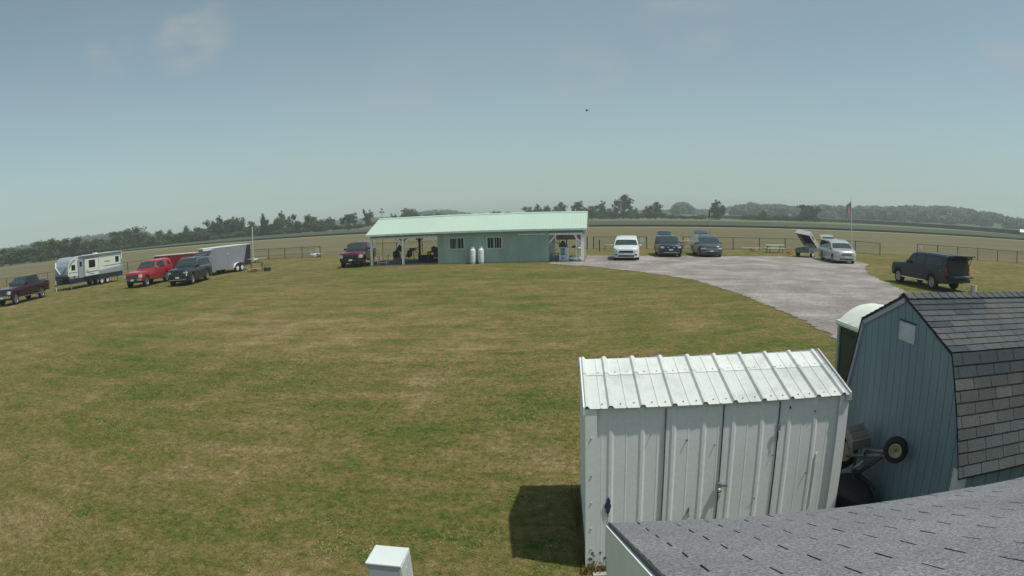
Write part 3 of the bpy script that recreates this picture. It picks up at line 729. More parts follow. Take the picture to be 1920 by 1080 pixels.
mb.add([(SW, 0, .03), (SW, YB, .03), (SW, YB, ZF), (SW, YR, ZK - .02), (SW, 0, ZF)], [(0, 1, 2, 3, 4)])
mb.add([(0, YB, .03), (SW, YB, .03), (SW, YB, ZF), (0, YB, ZF)], [(0, 1, 2, 3)])
mb.build("wall", swall, ws_, recalc=False)
# roof sheets: front slope and back slope
pr = rib_profile(SW + .03, .029, off=.245)
mb = MB()
for (ya, za, yb, zb) in ((-.045, ZF + .008, YR, ZK), (YR, ZK, YB + .05, ZF + .005)):
    L = math.hypot(yb - ya, zb - za); nyv, nzv = -(zb - za) / L, (yb - ya) / L
    vs = []
    for x, hh in pr: vs += [(x - .015, ya + nyv * hh, za + nzv * hh), (x - .015, yb + nyv * hh, zb + nzv * hh)]
    mb.add(vs, [(2 * i, 2 * i + 2, 2 * i + 3, 2 * i + 1) for i in range(len(pr) - 1)])
    vs2 = [(v[0], v[1] - nyv * .006, v[2] - nzv * .006) for v in vs]; n2 = len(pr) - 1
    mb.add(vs2, [(2 * i, 2 * i + 1, 2 * i + 3, 2 * i + 2) for i in range(n2)])
    if ya < 0: mb.add([v for i in range(len(pr)) for v in (vs[2 * i], vs2[2 * i])], [(2 * i, 2 * i + 1, 2 * i + 3, 2 * i + 2) for i in range(n2)])
    else: pass
mb.build("roof", sroof, ws_, recalc=False)
# cleaner overlapping cap sheet along the ridge
sl_ = (ZK - ZF - .008) / (YR + .055)
mb = MB(); vs = []
for x, hh in pr:
    for y in (YR - .36, YR + .01):
        z = ZF + .008 + (y + .055) * sl_; vs.append((x - .014, y - .24 * (hh + .004), z + .97 * (hh + .004)))
mb.add(vs, [(2 * i, 2 * i + 2, 2 * i + 3, 2 * i + 1) for i in range(len(pr) - 1)])
mb.build("cap_sheet", worn_white("cap_white", (.66, .69, .65), (.54, .57, .53), 3, .48, .66), ws_, recalc=False)
# screws on the roof
mb = MB(); random.seed(4)
x = -.07
while x < SW - .1:
    for dx in (.09, .22):
        for y in (.03, .28 if False else .66):
            if x + dx < SW:
                z = ZF + .008 + (y + .055) * sl_ + .003; yy = y + random.uniform(-.01, .01)
                mb.lathe([(0, .006), (.006, .005), (.009, 0)], (x + dx, yy, z), n=6)
    x += .305
mb.build("roof_screw", mat("rusty_screw", (.13, .12, .12), .6), ws_)
# trims
MB().box(-.012, .001, -.03, .11, .02, ZF).box(-.012, .10, -.034, -.027, .02, ZF).build("corner_trim", swall, ws_)
MB().box(SW - .10, SW + .012, -.034, -.027, .02, ZF).box(SW, SW + .012, -.027, .1, .02, ZF).build("corner_trim", swall, ws_)
def rake(x0, x1, up):
    mb = MB()
    mb.add([(x0, -.06, ZF - .05), (x1, -.06, ZF - .05), (x1, YR, ZK - .06), (x0, YR, ZK - .06), (x0, -.06, ZF + up), (x1, -.06, ZF + up), (x1, YR, ZK + up), (x0, YR, ZK + up)],
           [(3, 2, 1, 0), (4, 5, 6, 7), (0, 1, 5, 4), (1, 2, 6, 5), (2, 3, 7, 6), (3, 0, 4, 7)])
    mb.add([(x0, YR, ZK - .06), (x1, YR, ZK - .06), (x1, YB + .05, ZF - .05), (x0, YB + .05, ZF - .05), (x0, YR, ZK + up), (x1, YR, ZK + up), (x1, YB + .05, ZF + up), (x0, YB + .05, ZF + up)],
           [(3, 2, 1, 0), (4, 5, 6, 7), (0, 1, 5, 4), (1, 2, 6, 5), (2, 3, 7, 6), (3, 0, 4, 7)])
    return mb
rake(-.03, -.016, .03).build("rake_trim", swall, ws_)
rake(SW + .012, SW + .026, .036).build("rake_trim", sroof, ws_)
rake(SW - .045, SW + .011, .012).build("rake_flashing", galv, ws_)
# doors (two leaves) with seams, hasp, hinge, worn paint
for x0, x1 in ((.768, 1.338), (1.350, 1.938)):
    d_ = MB()
    sel = [(x, hh) for x, hh in pf if x0 < x < x1]
    prof = [(x0, 0)] + sel + [(x1, 0)]
    vs = []
    for x, hh in prof: vs += [(x, -hh - .005, .08), (x, -hh - .005, ZF - .03)]
    d_.add(vs, [(2 * i, 2 * i + 2, 2 * i + 3, 2 * i + 1) for i in range(len(prof) - 1)])
    d_.build("door", swall, ws_, recalc=False)
MB().box(.759, .765, -.018, .002, .08, ZF - .02).box(1.341, 1.347, -.0172, .002, .08, ZF - .02).box(1.941, 1.947, -.018, .002, .08, ZF - .02).build("door_gap", seam, ws_)
MB().box(1.34, 1.43, -.045, -.025, .90, .925).box(1.325, 1.36, -.052, -.022, .87, .945).build("hasp", mat("old_steel", (.28, .28, .29), .45, .6), ws_)
MB().lathe([(.02, -.012), (.028, 0), (.02, .012)], (1.343, -.058, .865), 'y', 10).build("padlock", mat("old_steel", (.28, .28, .29)), ws_)
MB().box(1.925, 1.96, -.036, -.025, 1.47, 1.53).build("hinge", mat("blue_grey_steel", (.16, .2, .23), .5), ws_)
MB().box(1.935, 1.945, -.034, -.026, 1.36, 1.45).build("scratch", black, ws_)
chip = MB(); random.seed(9)
vs = []
cx, z0, z1 = .213, .62, .86
for k in range(13):
    z = z0 + (z1 - z0) * k / 12; wd = .004 + .020 * max(0, math.sin(math.pi * min(1, k / 12 * 1.05))) * (1 if k > 4 else .55) + random.uniform(-.005, .005)
    xx = cx + random.uniform(-.004, .004); vs += [(xx - wd * 1.3, -.0145, z), (xx + wd * 1.3, -.0145, z)]
chip.add(vs, [(2 * i, 2 * i + 1, 2 * i + 3, 2 * i + 2) for i in range(12)])
chip.build("paint_chip", mat("chip_blue", (.02, .045, .09), .6), ws_)
for (x, z, w_2, h_2) in ((1.04, .64, .004, .035), (1.045, .58, .003, .012), (.62, 1.50, .004, .004), (2.06, 1.70, .007, .014), (.98, 1.43, .007, .007), (1.27, 1.36, .005, .005), (1.75, .72, .006, .006), (2.35, 1.64, .005, .01), (2.32, .95, .005, .005), (1.9, 1.2, .004, .004)):
    MB().box(x - w_2 * .7, x + w_2 * .7, -.0255, -.002, z - h_2, z + h_2).build("rust_spot", seam, ws_)
for z in (.25, .5, .8, 1.1, 1.5):
    MB().lathe([(0, -.045), (.008, -.042), (.011, -.034)], (.045, 0, z), 'y', 8).build("screw", galv, ws_)
MB().box(2.42, 2.432, -.016, -.003, .55, 1.17).build("scratch", mat("scratch_white", (.85, .87, .86), .4), ws_)
grime = MB(); random.seed(12)
for k in range(26):
    x = random.uniform(.02, .45); z = .04 + random.random() ** 2 * .16; r_ = random.uniform(.006, .022)
    grime.add([(x + r_ * math.cos(a) * random.uniform(.6, 1.3), -.0365 if x < .1 else -.0036, z + r_ * math.sin(a)) for a in [i * 1.047 for i in range(6)]], [tuple(range(6))])
grime.build("mildew", mat("mildew", (.12, .13, .11), .9), ws_)
MB().box(-.02, SW + .02, -.03, YB, 0, .03).build("skid", mat("old_wood", (.26, .23, .19), .9, scale=9), ws_)
tag(MB().box(.3, 1.3, 5.72, 5.80, .002, .02).build("wood_strip", mat("old_wood2", (.36, .33, .28), .9, scale=9)), "thin weathered board lying on the grass at the white shed's foot", "board")

# ================================================================ NEAR SHINGLED ROOF
shing = None
def shingle_mat(name, a, b3, speck=1.0):
    m, nt, b = nodes(name)
    tc = nt.nodes.new("ShaderNodeTexCoord").outputs["Object"]
    c = ramp(nt, noise(nt, 1.6, 4, tc), [(.35, a), (.65, b3)])
    g_ = ramp(nt, noise(nt, 95, 3, tc, .85), [(.34, (.45, .45, .47)), (.5, (1, 1, 1)), (.66, (1.7, 1.68, 1.66))])
    nt.links.new(mix(nt, speck, c, g_, 'MULTIPLY'), b.inputs["Base Color"]); b.inputs["Roughness"].default_value = .95; b.inputs["Specular IOR Level"].default_value = .2
    bp = nt.nodes.new("ShaderNodeBump"); bp.inputs["Strength"].default_value = .5; bp.inputs["Distance"].default_value = .004
    nt.links.new(noise(nt, 190, 2, tc), bp.inputs["Height"]); nt.links.new(bp.outputs[0], b.inputs["Normal"])
    return m
sh1 = shingle_mat("grey_shingles", (.155, .158, .168), (.20, .200, .208))
nr = empty("shingled_roof", (0, 0, 0), 0, "grey asphalt shingle roof with pale fascia filling the bottom right corner", "building")
P0 = Vector((.215, 2.63, 2.24)); ev = Vector((2.36, -.16, 0)).normalized(); inn = Vector((ev.y, -ev.x, 0)); SLP = .39
up = (inn * math.cos(math.atan(SLP)) + Vector((0, 0, 1)) * math.sin(math.atan(SLP))).normalized()
upc = up + ev * .085; nrm = ev.cross(up).normalized()
if nrm.z < 0: nrm = -nrm
def RP(u, v, h=0): return P0 + ev * u + upc * v + nrm * h
LEN = 6.6; ROWS = 22; EX = .124
mb = MB(); random.seed(8)
tw = .305
for r_ in range(ROWS):
    v0 = r_ * EX; off = -(tw / 2 if r_ % 2 else 0) + (.118 if r_ % 2 == 0 else .118)
    u = off - tw * 2
    while u < LEN:
        a = max(0.0, u + .004); b3 = min(LEN, u + tw - .004)
        if b3 > a + .01:
            j = random.uniform(-.0015, .0015)
            mb.add([RP(a, v0 - .0, .008 + j), RP(b3, v0 - .0, .008 + j), RP(b3, v0 + EX + .0, .0045), RP(a, v0 + EX, .0045), RP(a, v0, .0), RP(b3, v0, .0)],
                   [(0, 1, 2, 3), (4, 5, 1, 0), (4, 0, 3), (5, 2, 1)])
            if a > 0: pass
        u += tw
mb.build("shingles", sh1, nr, recalc=False)
MB().add([RP(-.0, -.01, .0025), RP(LEN, -.01, .0025), RP(LEN, ROWS * EX, .0025), RP(-.0, ROWS * EX, .0025)], [(0, 1, 2, 3)]).build("underlayment", mat("tar", (.012, .012, .016), .9), nr, recalc=False)
# continuous granule surface between slot rows (upper half of every tab course is uncut)
mb = MB()
for r_ in range(ROWS):
    v1 = (r_ + 1) * EX; v0 = v1 - EX * .08
    mb.add([RP(0, v0, .0052), RP(LEN, v0, .0052), RP(LEN, v1, .0049), RP(0, v1, .0049)], [(0, 1, 2, 3)])
mb.build("shingle_course", sh1, nr, recalc=False)
# roof deck, drip edge and fascia along the rake, walls beneath
deckm = mat("fascia_grey", (.78, .82, .82), .5, var=.04)
dk = MB()
q = [RP(.0, -.02, 0), RP(LEN, -.02, 0), RP(LEN, ROWS * EX, 0), RP(0, ROWS * EX, 0)]
dk.add(q + [p_ - Vector((0, 0, .03)) for p_ in q], [(0, 1, 2, 3), (7, 6, 5, 4), (0, 4, 5, 1), (1, 5, 6, 2), (2, 6, 7, 3), (3, 7, 4, 0)])
dk.build("roof_deck", black, nr)
def rk(u0, u1, h0, h1, mm, nm):
    mb = MB(); a = [RP(u0, -.02, 0), RP(u0, ROWS * EX, 0), RP(u1, ROWS * EX, 0), RP(u1, -.02, 0)]
    mb.add([p_ + Vector((0, 0, h1)) for p_ in a] + [p_ + Vector((0, 0, h0)) for p_ in a], [(0, 1, 2, 3), (7, 6, 5, 4), (0, 4, 5, 1), (1, 5, 6, 2), (2, 6, 7, 3), (3, 7, 4, 0)])
    return mb.build(nm, mm, nr)
rk(-.010, -.001, -.008, .007, black, "drip_edge")
rk(-.022, .0, -.135, -.0085, deckm, "fascia")
rk(-.014, .02, -.30, -.136, deckm, "fascia")
rw_ = MB()
a0, a1 = RP(.14, .05, 0), RP(.14, ROWS * EX, 0)
bq = [RP(.14, .15, -.1), RP(LEN - .1, .15, -.1), RP(LEN - .1, ROWS * EX, -.1), RP(.14, ROWS * EX, -.1)]
rw_.add([(p_.x, p_.y, p_.z) for p_ in bq] + [(p_.x, p_.y, 0) for p_ in bq], [(0, 4, 5, 1), (1, 5, 6, 2), (2, 6, 7, 3), (3, 7, 4, 0)])
rw_.build("wall", mat("near_wall", (.4, .43, .44), .6), nr)

# ================================================================ BLUE GAMBREL SHED
GX = 3.85; YP, ZP = 6.225, 2.775
YBk = (1.095, ZP - .43); YE = (1.53, 1.235)
bs = empty("barn_shed", (GX, YP, 0), 0, "dusty blue gambrel-roofed barn shed with weathered grey shingles", "shed")
bsid = mat("blue_siding", (.135, .21, .25), .6, var=.08, scale=2, c2=(.165, .245, .285), stretch=(1, 1, .3), bump=.15, bscale=40)
BL = 3.6
def gz(y):
    a = abs(y)
    if a <= YBk[0]: return ZP + (YBk[1] - ZP) * a / YBk[0]
    return YBk[1] + (YE[1] - YBk[1]) * (a - YBk[0]) / (YE[0] - YBk[0])
mb = MB(); HWD = 1.50; n = 18; bw_ = 2 * HWD / n
for k in range(n):
    y0 = -HWD + k * bw_ + .004; y1 = y0 + bw_ - .008
    ks = sorted([y for y in (-YBk[0], 0, YBk[0]) if y0 < y < y1])
    poly = [(y0, .1), (y1, .1), (y1, gz(y1) - .04)] + [(y, gz(y) - .04) for y in ks[::-1]] + [(y0, gz(y0) - .04)]
    mb.prism(poly, 'x', -.012, .0)
mb.build("gable_wall", bsid, bs)
MB().prism([(-HWD, .1), (HWD, .1), (HWD, YE[1]), (YBk[0] - .02, YBk[1] - .05), (0, ZP - .05), (-YBk[0] + .02, YBk[1] - .05), (-HWD, YE[1])], 'x', .001, BL).build("wall_core", mat("groove_dark", (.02, .035, .045), .9), bs)
mb = MB()
for k in range(int(BL / .2)):
    mb.box(k * .2 + .004, k * .2 + .196, -HWD - .012, -HWD - .0005, .1, YE[1] + .02)
mb.build("side_wall", bsid, bs)
MB().box(-.03, .09, -HWD - .03, -HWD - .0125, .1, YE[1] - .02).box(-.03, -.013, -HWD - .012, -HWD + .09, .1, YE[1] + .03).build("corner_board", mat("pale_trim", (.52, .58, .58), .6), bs)
# shingled slopes on the near side (-y) and plain slopes on the far side
shade = [shingle_mat("weathered_shingles", (.070, .079, .084), (.09, .098, .10), .8), shingle_mat("weathered_shingles_brown", (.082, .086, .082), (.102, .104, .10), .8), shingle_mat("weathered_shingles_dark", (.045, .056, .062), (.06, .07, .075), .7), shingle_mat("weathered_shingles_old", (.062, .067, .064), (.078, .083, .08), .8)]
random.seed(31)
mb = MB()
def slope(y0, z0, y1, z1, rows, side, dark_top=False):
    d = Vector((0, y1 - y0, z1 - z0)); L = d.length; d.normalize(); nn = Vector((1, 0, 0)).cross(d)
    if nn.z < 0: nn = -nn
    if nn.y * y0 < 0 and abs(nn.z) < .2: nn = -nn
    ex = L / rows; tw_ = .262
    for r_ in range(rows):
        off = random.choice((0, .131, .06)) - .31; u = off
        wob = random.uniform(-.003, .003)
        runs = [2] if (dark_top and r_ >= rows - 2) else [0, 0, 0, 0, 1, 1, 2] if not dark_top else [0, 3, 3, 1, 3]
        mi = random.choice(runs)
        while u < BL:
            a = max(-.05, u + .003); b3 = min(BL, u + tw_ - .004)
            if random.random() < .35: mi = random.choice(runs)
            if b3 > a:
                mb.mi = mi
                s0 = L - r_ * ex - 0.0; # lower edge distance from top
                lo_ = Vector((0, y0, z0)) + d * (L - r_ * ex + wob + random.uniform(-.002, .002)); hi_ = Vector((0, y0, z0)) + d * (L - (r_ + 1) * ex)
                q = [Vector((a, lo_.y, lo_.z)) + nn * .018, Vector((b3, lo_.y, lo_.z)) + nn * .018, Vector((b3, hi_.y, hi_.z)) + nn * .008, Vector((a, hi_.y, hi_.z)) + nn * .008]
                q2 = [q[0] - nn * .012, q[1] - nn * .012]
                mb.add(q + q2, [(0, 1, 2, 3), (4, 5, 1, 0), (4, 0, 3), (5, 2, 1)])
            u += tw_
# near side: ridge -> break, break -> eave
slope(0, ZP, -YBk[0], YBk[1], 10, -1)
slope(-YBk[0] - .005, YBk[1], -YE[0] - .02, YE[1] - .03, 10, -1, True)
slope(0, ZP, YBk[0], YBk[1], 9, 1)
slope(YBk[0], YBk[1], YE[0] + .02, YE[1] - .03, 8, 1)
mb.build("shingles", shade, bs, recalc=False)
und = MB()
for s_ in (-1, 1):
    for (ya, za, yb, zb) in ((0, ZP, YBk[0], YBk[1]), (YBk[0], YBk[1], YE[0] + .02, YE[1] - .03)):
        und.add([(-.05, s_ * ya, za), (BL, s_ * ya, za), (BL, s_ * yb, zb), (-.05, s_ * yb, zb), (-.05, s_ * ya, za - .02), (BL, s_ * ya, za - .02), (BL, s_ * yb, zb - .02), (-.05, s_ * yb, zb - .02)],
                [(0, 1, 2, 3), (7, 6, 5, 4), (0, 4, 5, 1), (1, 5, 6, 2), (2, 6, 7, 3), (3, 7, 4, 0)])
und.build("roof_deck", mat("tar2", (.018, .02, .024), .9), bs)
mb = MB(); x = -.05
while x < BL:
    for s_ in (-1, 1):
        z_ = ZP + .022; mb.mi = random.choice((0, 0, 1))
        mb.add([(x, 0, z_ + .012), (x + .125, 0, z_ + .004), (x + .125, s_ * .12, z_ - .043), (x, s_ * .12, z_ - .035)], [(0, 1, 2, 3)])
        mb.add([(x, 0, z_ + .012), (x, s_ * .12, z_ - .035), (x, s_ * .12, z_ - .045), (x, 0, z_)], [(0, 1, 2, 3)])
    x += .128
mb.build("ridge_cap", shade[:2], bs, recalc=False)
# rake boards following the gable outline
def rake_board(pts, t, dep, mm, x0, x1, nm):
    for k in range(len(pts) - 1):
        a, b3 = Vector((0, *pts[k])), Vector((0, *pts[k + 1])); d = (b3 - a).normalized(); nn = Vector((0, -d.z, d.y))
        if nn.z > 0 and abs(nn.z) > .3: nn = -nn
        elif abs(nn.z) <= .3: nn = Vector((0, -1 if a.y > 0 else 1, 0))
        mb = MB(); q = [a, b3, b3 + nn * dep, a + nn * dep]
        if k > 0: q = [a + d * .002, b3, b3 + nn * dep, a + nn * dep + d * .02]
        mb.add([(x0, p_.y, p_.z) for p_ in q] + [(x1, p_.y, p_.z) for p_ in q], [(0, 1, 2, 3), (7, 6, 5, 4), (0, 4, 5, 1), (1, 5, 6, 2), (2, 6, 7, 3), (3, 7, 4, 0)])
        mb.build(nm, mm, bs)
left = [(0.0, ZP - .022), (YBk[0], YBk[1] - .022), (YE[0] + .02, YE[1] - .05)]
rake_board(left, 0, .055, mat("rake_grey", (.30, .32, .37), .5), -.04, -.013, "rake_board")
rake_board([(-p_[0], p_[1]) for p_ in left], 0, .02, mat("rake_blue", (.07, .11, .13), .6), -.034, -.013, "rake_board")
MB().box(-.022, -.0125, -.265, .105, 2.27, 2.475).build("vent_cover", mat("vent_plate", (.40, .44, .46), .5, var=.1, scale=5), bs)
for k in (): pass
MB().box(-.018, -.0125, -.285, .125, 2.488, 2.50).build("siding_seam", mat("groove_dark", (.02, .035, .045)), bs)

# portable toilet behind the blue shed
pt = empty("portable_toilet", (4.95, 8.75, 0), R(2), "dark green portable toilet with domed pale roof behind the blue shed", "portable toilet")
pbod = mat("toilet_green", (.018, .035, .035), .5, var=.15, scale=2)
pw = MB().prism([(-.53, -.53), (.53, -.53), (.53, .53), (-.53, .53)], 'z', .08, 1.93); pw.build("body", pbod, pt, bevel=.03)
MB().box(-.545, -.531, -.42, .42, .14, 1.82).build("door", mat("toilet_door", (.014, .028, .034), .45), pt)
[MB().box(-.56, -.5, y_, y_ + .07, .08, 1.93).build("corner_post", mat("toilet_edge", (.35, .40, .40), .5), pt) for y_ in (-.57, .5)]
mb = MB(); vs = []; nx, ny = 10, 8
for i in range(nx + 1):
    u = -1 + 2 * i / nx
    for j in range(ny + 1):
        v = -1 + 2 * j / ny
        vs.append((u * .56, v * .56, 1.98 + .40 * math.cos(u * 1.35) ** .8 * (1 - .10 * v * v) - .10 + (.012 if j % 2 else 0)))
mb.add(vs, [(i * (ny + 1) + j, (i + 1) * (ny + 1) + j, (i + 1) * (ny + 1) + j + 1, i * (ny + 1) + j + 1) for i in range(nx) for j in range(ny)])
b0 = len(mb.v)
mb.box(-.585, .585, -.585, .585, 1.93, 2.0)
mb.box(-.6, .6, -.6, .6, 1.955, 1.975)
mb.build("roof", mat("toilet_roof", (.70, .74, .64), .5, var=.05), pt, True)
MB().box(-.18, .3, -.12, .12, 0, .08).box(-.55, .55, -.5, -.35, 0, .079).box(-.55, .55, .35, .5, 0, .079).build("skid", black, pt)

# ================================================================ UTILITY BOX AT THE BOTTOM EDGE
ub = empty("utility_box", (-1.295, 4.06, 0), R(-2), "white metal pedestal box with a flat sloping lid at the bottom edge", "utility box")
MB().prism([(-.13, -.14), (.13, -.14), (.13, .14), (-.13, .14)], 'z', 0, 1.185).build("body", mat("box_paint", (.42, .46, .50), .4, var=.05), ub, bevel=.006)
MB().prism([(-.137, -.147), (.137, -.147), (.137, .147), (-.137, .147)], 'z', 1.187, 1.205).build("lid", mat("box_lid", (.62, .67, .64), .4, var=.04), ub, bevel=.005)
MB().box(.131, .139, -.135, .135, 0, 1.186).build("lit_side_plate", mat("box_lit_side", (.62, .66, .66), .4), ub)  # pale plate: the sunlit side of the box put into the colour
MB().box(.1395, .146, -.02, -.008, .3, 1.12).box(.1395, .143, .05, .06, .3, 1.14).build("seam_strip", mat("box_lid", (.6, .6, .6)), ub)

# ================================================================ TWO-WHEELED IMPLEMENT BETWEEN THE SHEDS
im = empty("cart", (3.42, 6.3, 0), 0, "tipped-up two-wheeled cart with grey engine box leaning against the blue shed", "cart")
steel = mat("cart_steel", (.16, .17, .18), .5, .3)
def knobby(cx, cy, cz, r, w, dirv, nm="wheel"):
    d = Vector(dirv).normalized()
    prof = []
    for a in range(13):
        t = math.pi * (a / 12); prof.append((r - .32 * r + .32 * r * math.sin(t), -w / 2 * math.cos(t)))
    mb = MB().lathe([(r * .5, -w / 2 * .8)] + prof + [(r * .5, w / 2 * .8)], n=30)
    o = mb.build(nm, rubber, im, 'all')
    rim = MB().lathe([(0, .3 * w), (r * .16, .32 * w), (r * .17, .1 * w), (r * .42, .16 * w), (r * .46, .52 * w), (r * .52, .5 * w), (r * .52, -.5 * w), (0, -.45 * w)], n=20).build("rim", mat("yellow_rim", (.50, .46, .26), .45), o, True)
    hub = MB().lathe([(0, .62 * w), (r * .1, .6 * w), (r * .12, .3 * w), (0, .3 * w)], n=10).build("hub", steel, o)
    o.location = (cx, cy, cz); o.rotation_euler = d.to_track_quat('Z', 'Y').to_euler()
    return o
knobby(.22, -.50, 1.14, .155, .11, (-.75, -1.0, .12))
knobby(.10, .70, .72, .24, .20, (-.06, 1.0, -.22))
MB().tube([(.2, -.46, 1.1), (.16, .62, .78)], .016, 8).tube([(.2, -.4, 1.04), (.14, .62, .68)], .026, 8).build("axle", steel, im)
MB().bar((.2, -.35, 1.06), (.12, .2, .6), .04).bar((.16, .4, .8), (.1, .25, .45), .04).bar((.1, .3, .62), (.25, -.1, .5), .035).build("strut", mat("dark_steel", (.03, .034, .038), .6), im)
ob = MB(); cx_ = Vector((.12, .33, 1.03)); ay = Vector((0, -1, .22)).normalized(); az_ = Vector((-.18, -.22, .95)).normalized(); ax_ = Vector((.8, -.15, .3)); ax_ = (ax_ - az_ * ax_.dot(az_)).normalized(); ay = az_.cross(ax_).normalized()
ob.obox(cx_, (.13, .17, .07), ax_, ay, az_); bo = ob.build("engine_box", mat("box_grey", (.15, .15, .148), .5), im, bevel=.008)
gr = MB()
for i_ in (-1, 1): gr.obox(cx_ + ay * (.075 * i_) + az_ * .073, (.10, .06, .004), ax_, ay, az_)
gr.build("grille", mat("grille_brown", (.12, .11, .10), .8), im)
MB().lathe([(.045, -.02), (.055, 0), (.045, .02), (.02, .02), (.02, -.02)], (.16, .12, .9), 'y', 14).build("pulley", steel, im)
MB().tube([(.1, .05, .82), (.02, .12, .72), (.05, .2, .66), (.12, .14, .74)], .012, 6).build("bracket", mat("worn_steel", (.3, .3, .31), .4, .5), im)
mb = MB(); vs = []
for i in range(14):
    a = 6.283 * i / 14
    for (rr, z) in ((.30, .02), (.34, .30), (.33, .44), (.24, .50)): vs.append((.02 + rr * .8 * math.cos(a) * (1 + .08 * math.sin(3 * a)), .1 + rr * 1.5 * math.sin(a), z + .03 * math.sin(2 * a)))
mb.add(vs, [(i * 4 + j, ((i + 1) % 14) * 4 + j, ((i + 1) % 14) * 4 + j + 1, i * 4 + j + 1) for i in range(14) for j in range(3)] + [tuple(i * 4 + 3 for i in range(14))])
mb.build("deck", mat("deck_dark", (.012, .014, .016), .8), im, True)
MB().tube([(-.18, .4, .40), (-.25, .33, .36)], .016, 6).build("knob", mat("worn_steel", (.3, .3, .31)), im)

# ================================================================ VEHICLES
def lerp_tab(tab, x):
    if x <= tab[0][0]: return tab[0][1]
    for k in range(len(tab) - 1):
        if x <= tab[k + 1][0]:
            a, b = tab[k], tab[k + 1]; t = (x - a[0]) / max(1e-9, b[0] - a[0]); return a[1] + (b[1] - a[1]) * t
    return tab[-1][1]
class Car:
    """x forward. top: list (x, z) rear->front of the centre line; belt: list (x, z)"""
    def __init__(s, L, W, top, belt, wheels, r, z0=.32, tum=.26, nose=.28, tail=.2, nose_w=.80, tail_w=.88, arch=.07):
        s.__dict__.update(L=L, W=W, tp=top, bt=belt, wheels=wheels, r=r, z0=z0, tum=tum, nose=nose, tail=tail, nw=nose_w, tw=tail_w, ar=r + arch)
    def top(s, x): return lerp_tab(s.tp, x)
    def hw(s, x):
        h = s.W / 2; f = 1
        if x > s.L / 2 - s.nose: f = 1 - (1 - s.nw) * ((x - (s.L / 2 - s.nose)) / s.nose) ** 2
        if x < -s.L / 2 + s.tail: f = 1 - (1 - s.tw) * (((-s.L / 2 + s.tail) - x) / s.tail) ** 2
        return h * f
    def sec(s, x):
        T = s.top(x); B = min(lerp_tab(s.bt, x), T - .07); zb = s.z0
        for xa in s.wheels:
            if abs(x - xa) < s.ar: zb = max(zb, s.r + math.sqrt(max(0, s.ar ** 2 - (x - xa) ** 2)))
        zb = min(zb, B - .05); w = s.hw(x)
        hh = T - B; wt = w - .035 - max(0, hh - .07) * s.tum
        return [(w - .03, zb), (w, zb + (B - zb) * .35), (w, zb + (B - zb) * .72), (w - .035, B), (wt, T - min(.06, hh * .6)), (wt - .09, T - .012), (wt * .5, T + .008), (0, T + .014)]
    def xs(s):
        o = {-s.L / 2, s.L / 2}
        for x, _ in s.tp + s.bt: o.add(x)
        for xa in s.wheels:
            for k in range(-6, 7): o.add(xa + s.ar * math.sin(k / 6 * math.pi / 2))
            o.add(xa - s.ar - .01); o.add(xa + s.ar + .01)
        k = -s.L / 2
        while k < s.L / 2: o.add(k); k += .25
        for t in (.05, .12, .2): o.add(s.L / 2 - t); o.add(-s.L / 2 + t)
        o = sorted(x for x in o if -s.L / 2 <= x <= s.L / 2); r = [o[0]]
        for x in o[1:]:
            if x - r[-1] > .004: r.append(x)
        return r
    def body(s, m, par):
        mb = MB(); X = s.xs(); n = 15; vs = []
        for x in X:
            q = s.sec(x); ring = [(x, y, z) for y, z in q] + [(x, -y, z) for y, z in q[:-1][::-1]]
            vs += ring
        fs = [(k * n + i, k * n + (i + 1) % n, (k + 1) * n + (i + 1) % n, (k + 1) * n + i) for k in range(len(X) - 1) for i in range(n)]
        fs += [tuple(range(n)), tuple((len(X) - 1) * n + i for i in range(n))[::-1]]
        mb.add(vs, fs)
        return mb.build("body", m, par, True)
    def zt(s, x, y):
        q = s.sec(x)[3:]; y = abs(y)
        for k in range(len(q) - 1):
            if q[k + 1][0] <= y <= q[k][0]:
                t = (q[k][0] - y) / max(1e-9, q[k][0] - q[k + 1][0]); return q[k][1] + (q[k + 1][1] - q[k][1]) * t
        return q[-1][1] if y < q[0][0] else q[0][1]
    def top_patch(s, x0, x1, f0, f1, m, nm, par, off=.012, y0=-1, nv=8, nu=5):
        """patch lying on the top surface between stations; f0,f1 = width fraction at each end"""
        mb = MB(); vs = []
        for i in range(nu + 1):
            x = x0 + (x1 - x0) * i / nu; f = f0 + (f1 - f0) * i / nu; wt = s.sec(x)[4][0]
            sl = (s.top(x + .02) - s.top(x - .02)) / .04; L = math.hypot(1, sl)
            for j in range(nv + 1):
                y = wt * f * (y0 + (1 - y0) * j / nv); z = s.zt(x, y)
                vs.append((x - sl / L * off, y, z + off / L))
        mb.add(vs, [(i * (nv + 1) + j, (i + 1) * (nv + 1) + j, (i + 1) * (nv + 1) + j + 1, i * (nv + 1) + j + 1) for i in range(nu) for j in range(nv)])
        return mb.build(nm, m, par, True)
    def side_patch(s, side, xb0, xb1, xt0, xt1, m, nm, par, t0=.08, t1=.9, off=.012, lo=False):
        mb = MB(); vs = []; nu, nv = 6, 3
        for i in range(nu + 1):
            for j in range(nv + 1):
                v = j / nv; t = t0 + (t1 - t0) * v
                x = (xb0 + (xb1 - xb0) * i / nu) * (1 - v) + (xt0 + (xt1 - xt0) * i / nu) * v
                q = s.sec(x); a, b = (q[0], q[3]) if lo else (q[3], q[4])
                if lo: vs.append((x, side * (s.hw(x) + off), a[1] + (b[1] - a[1]) * t))
                else: vs.append((x, side * (a[0] + (b[0] - a[0]) * t + off), a[1] + (b[1] - a[1]) * t))
        mb.add(vs, [(i * (nv + 1) + j, (i + 1) * (nv + 1) + j, (i + 1) * (nv + 1) + j + 1, i * (nv + 1) + j + 1) for i in range(nu) for j in range(nv)])
        return mb.build(nm, m, par, True)
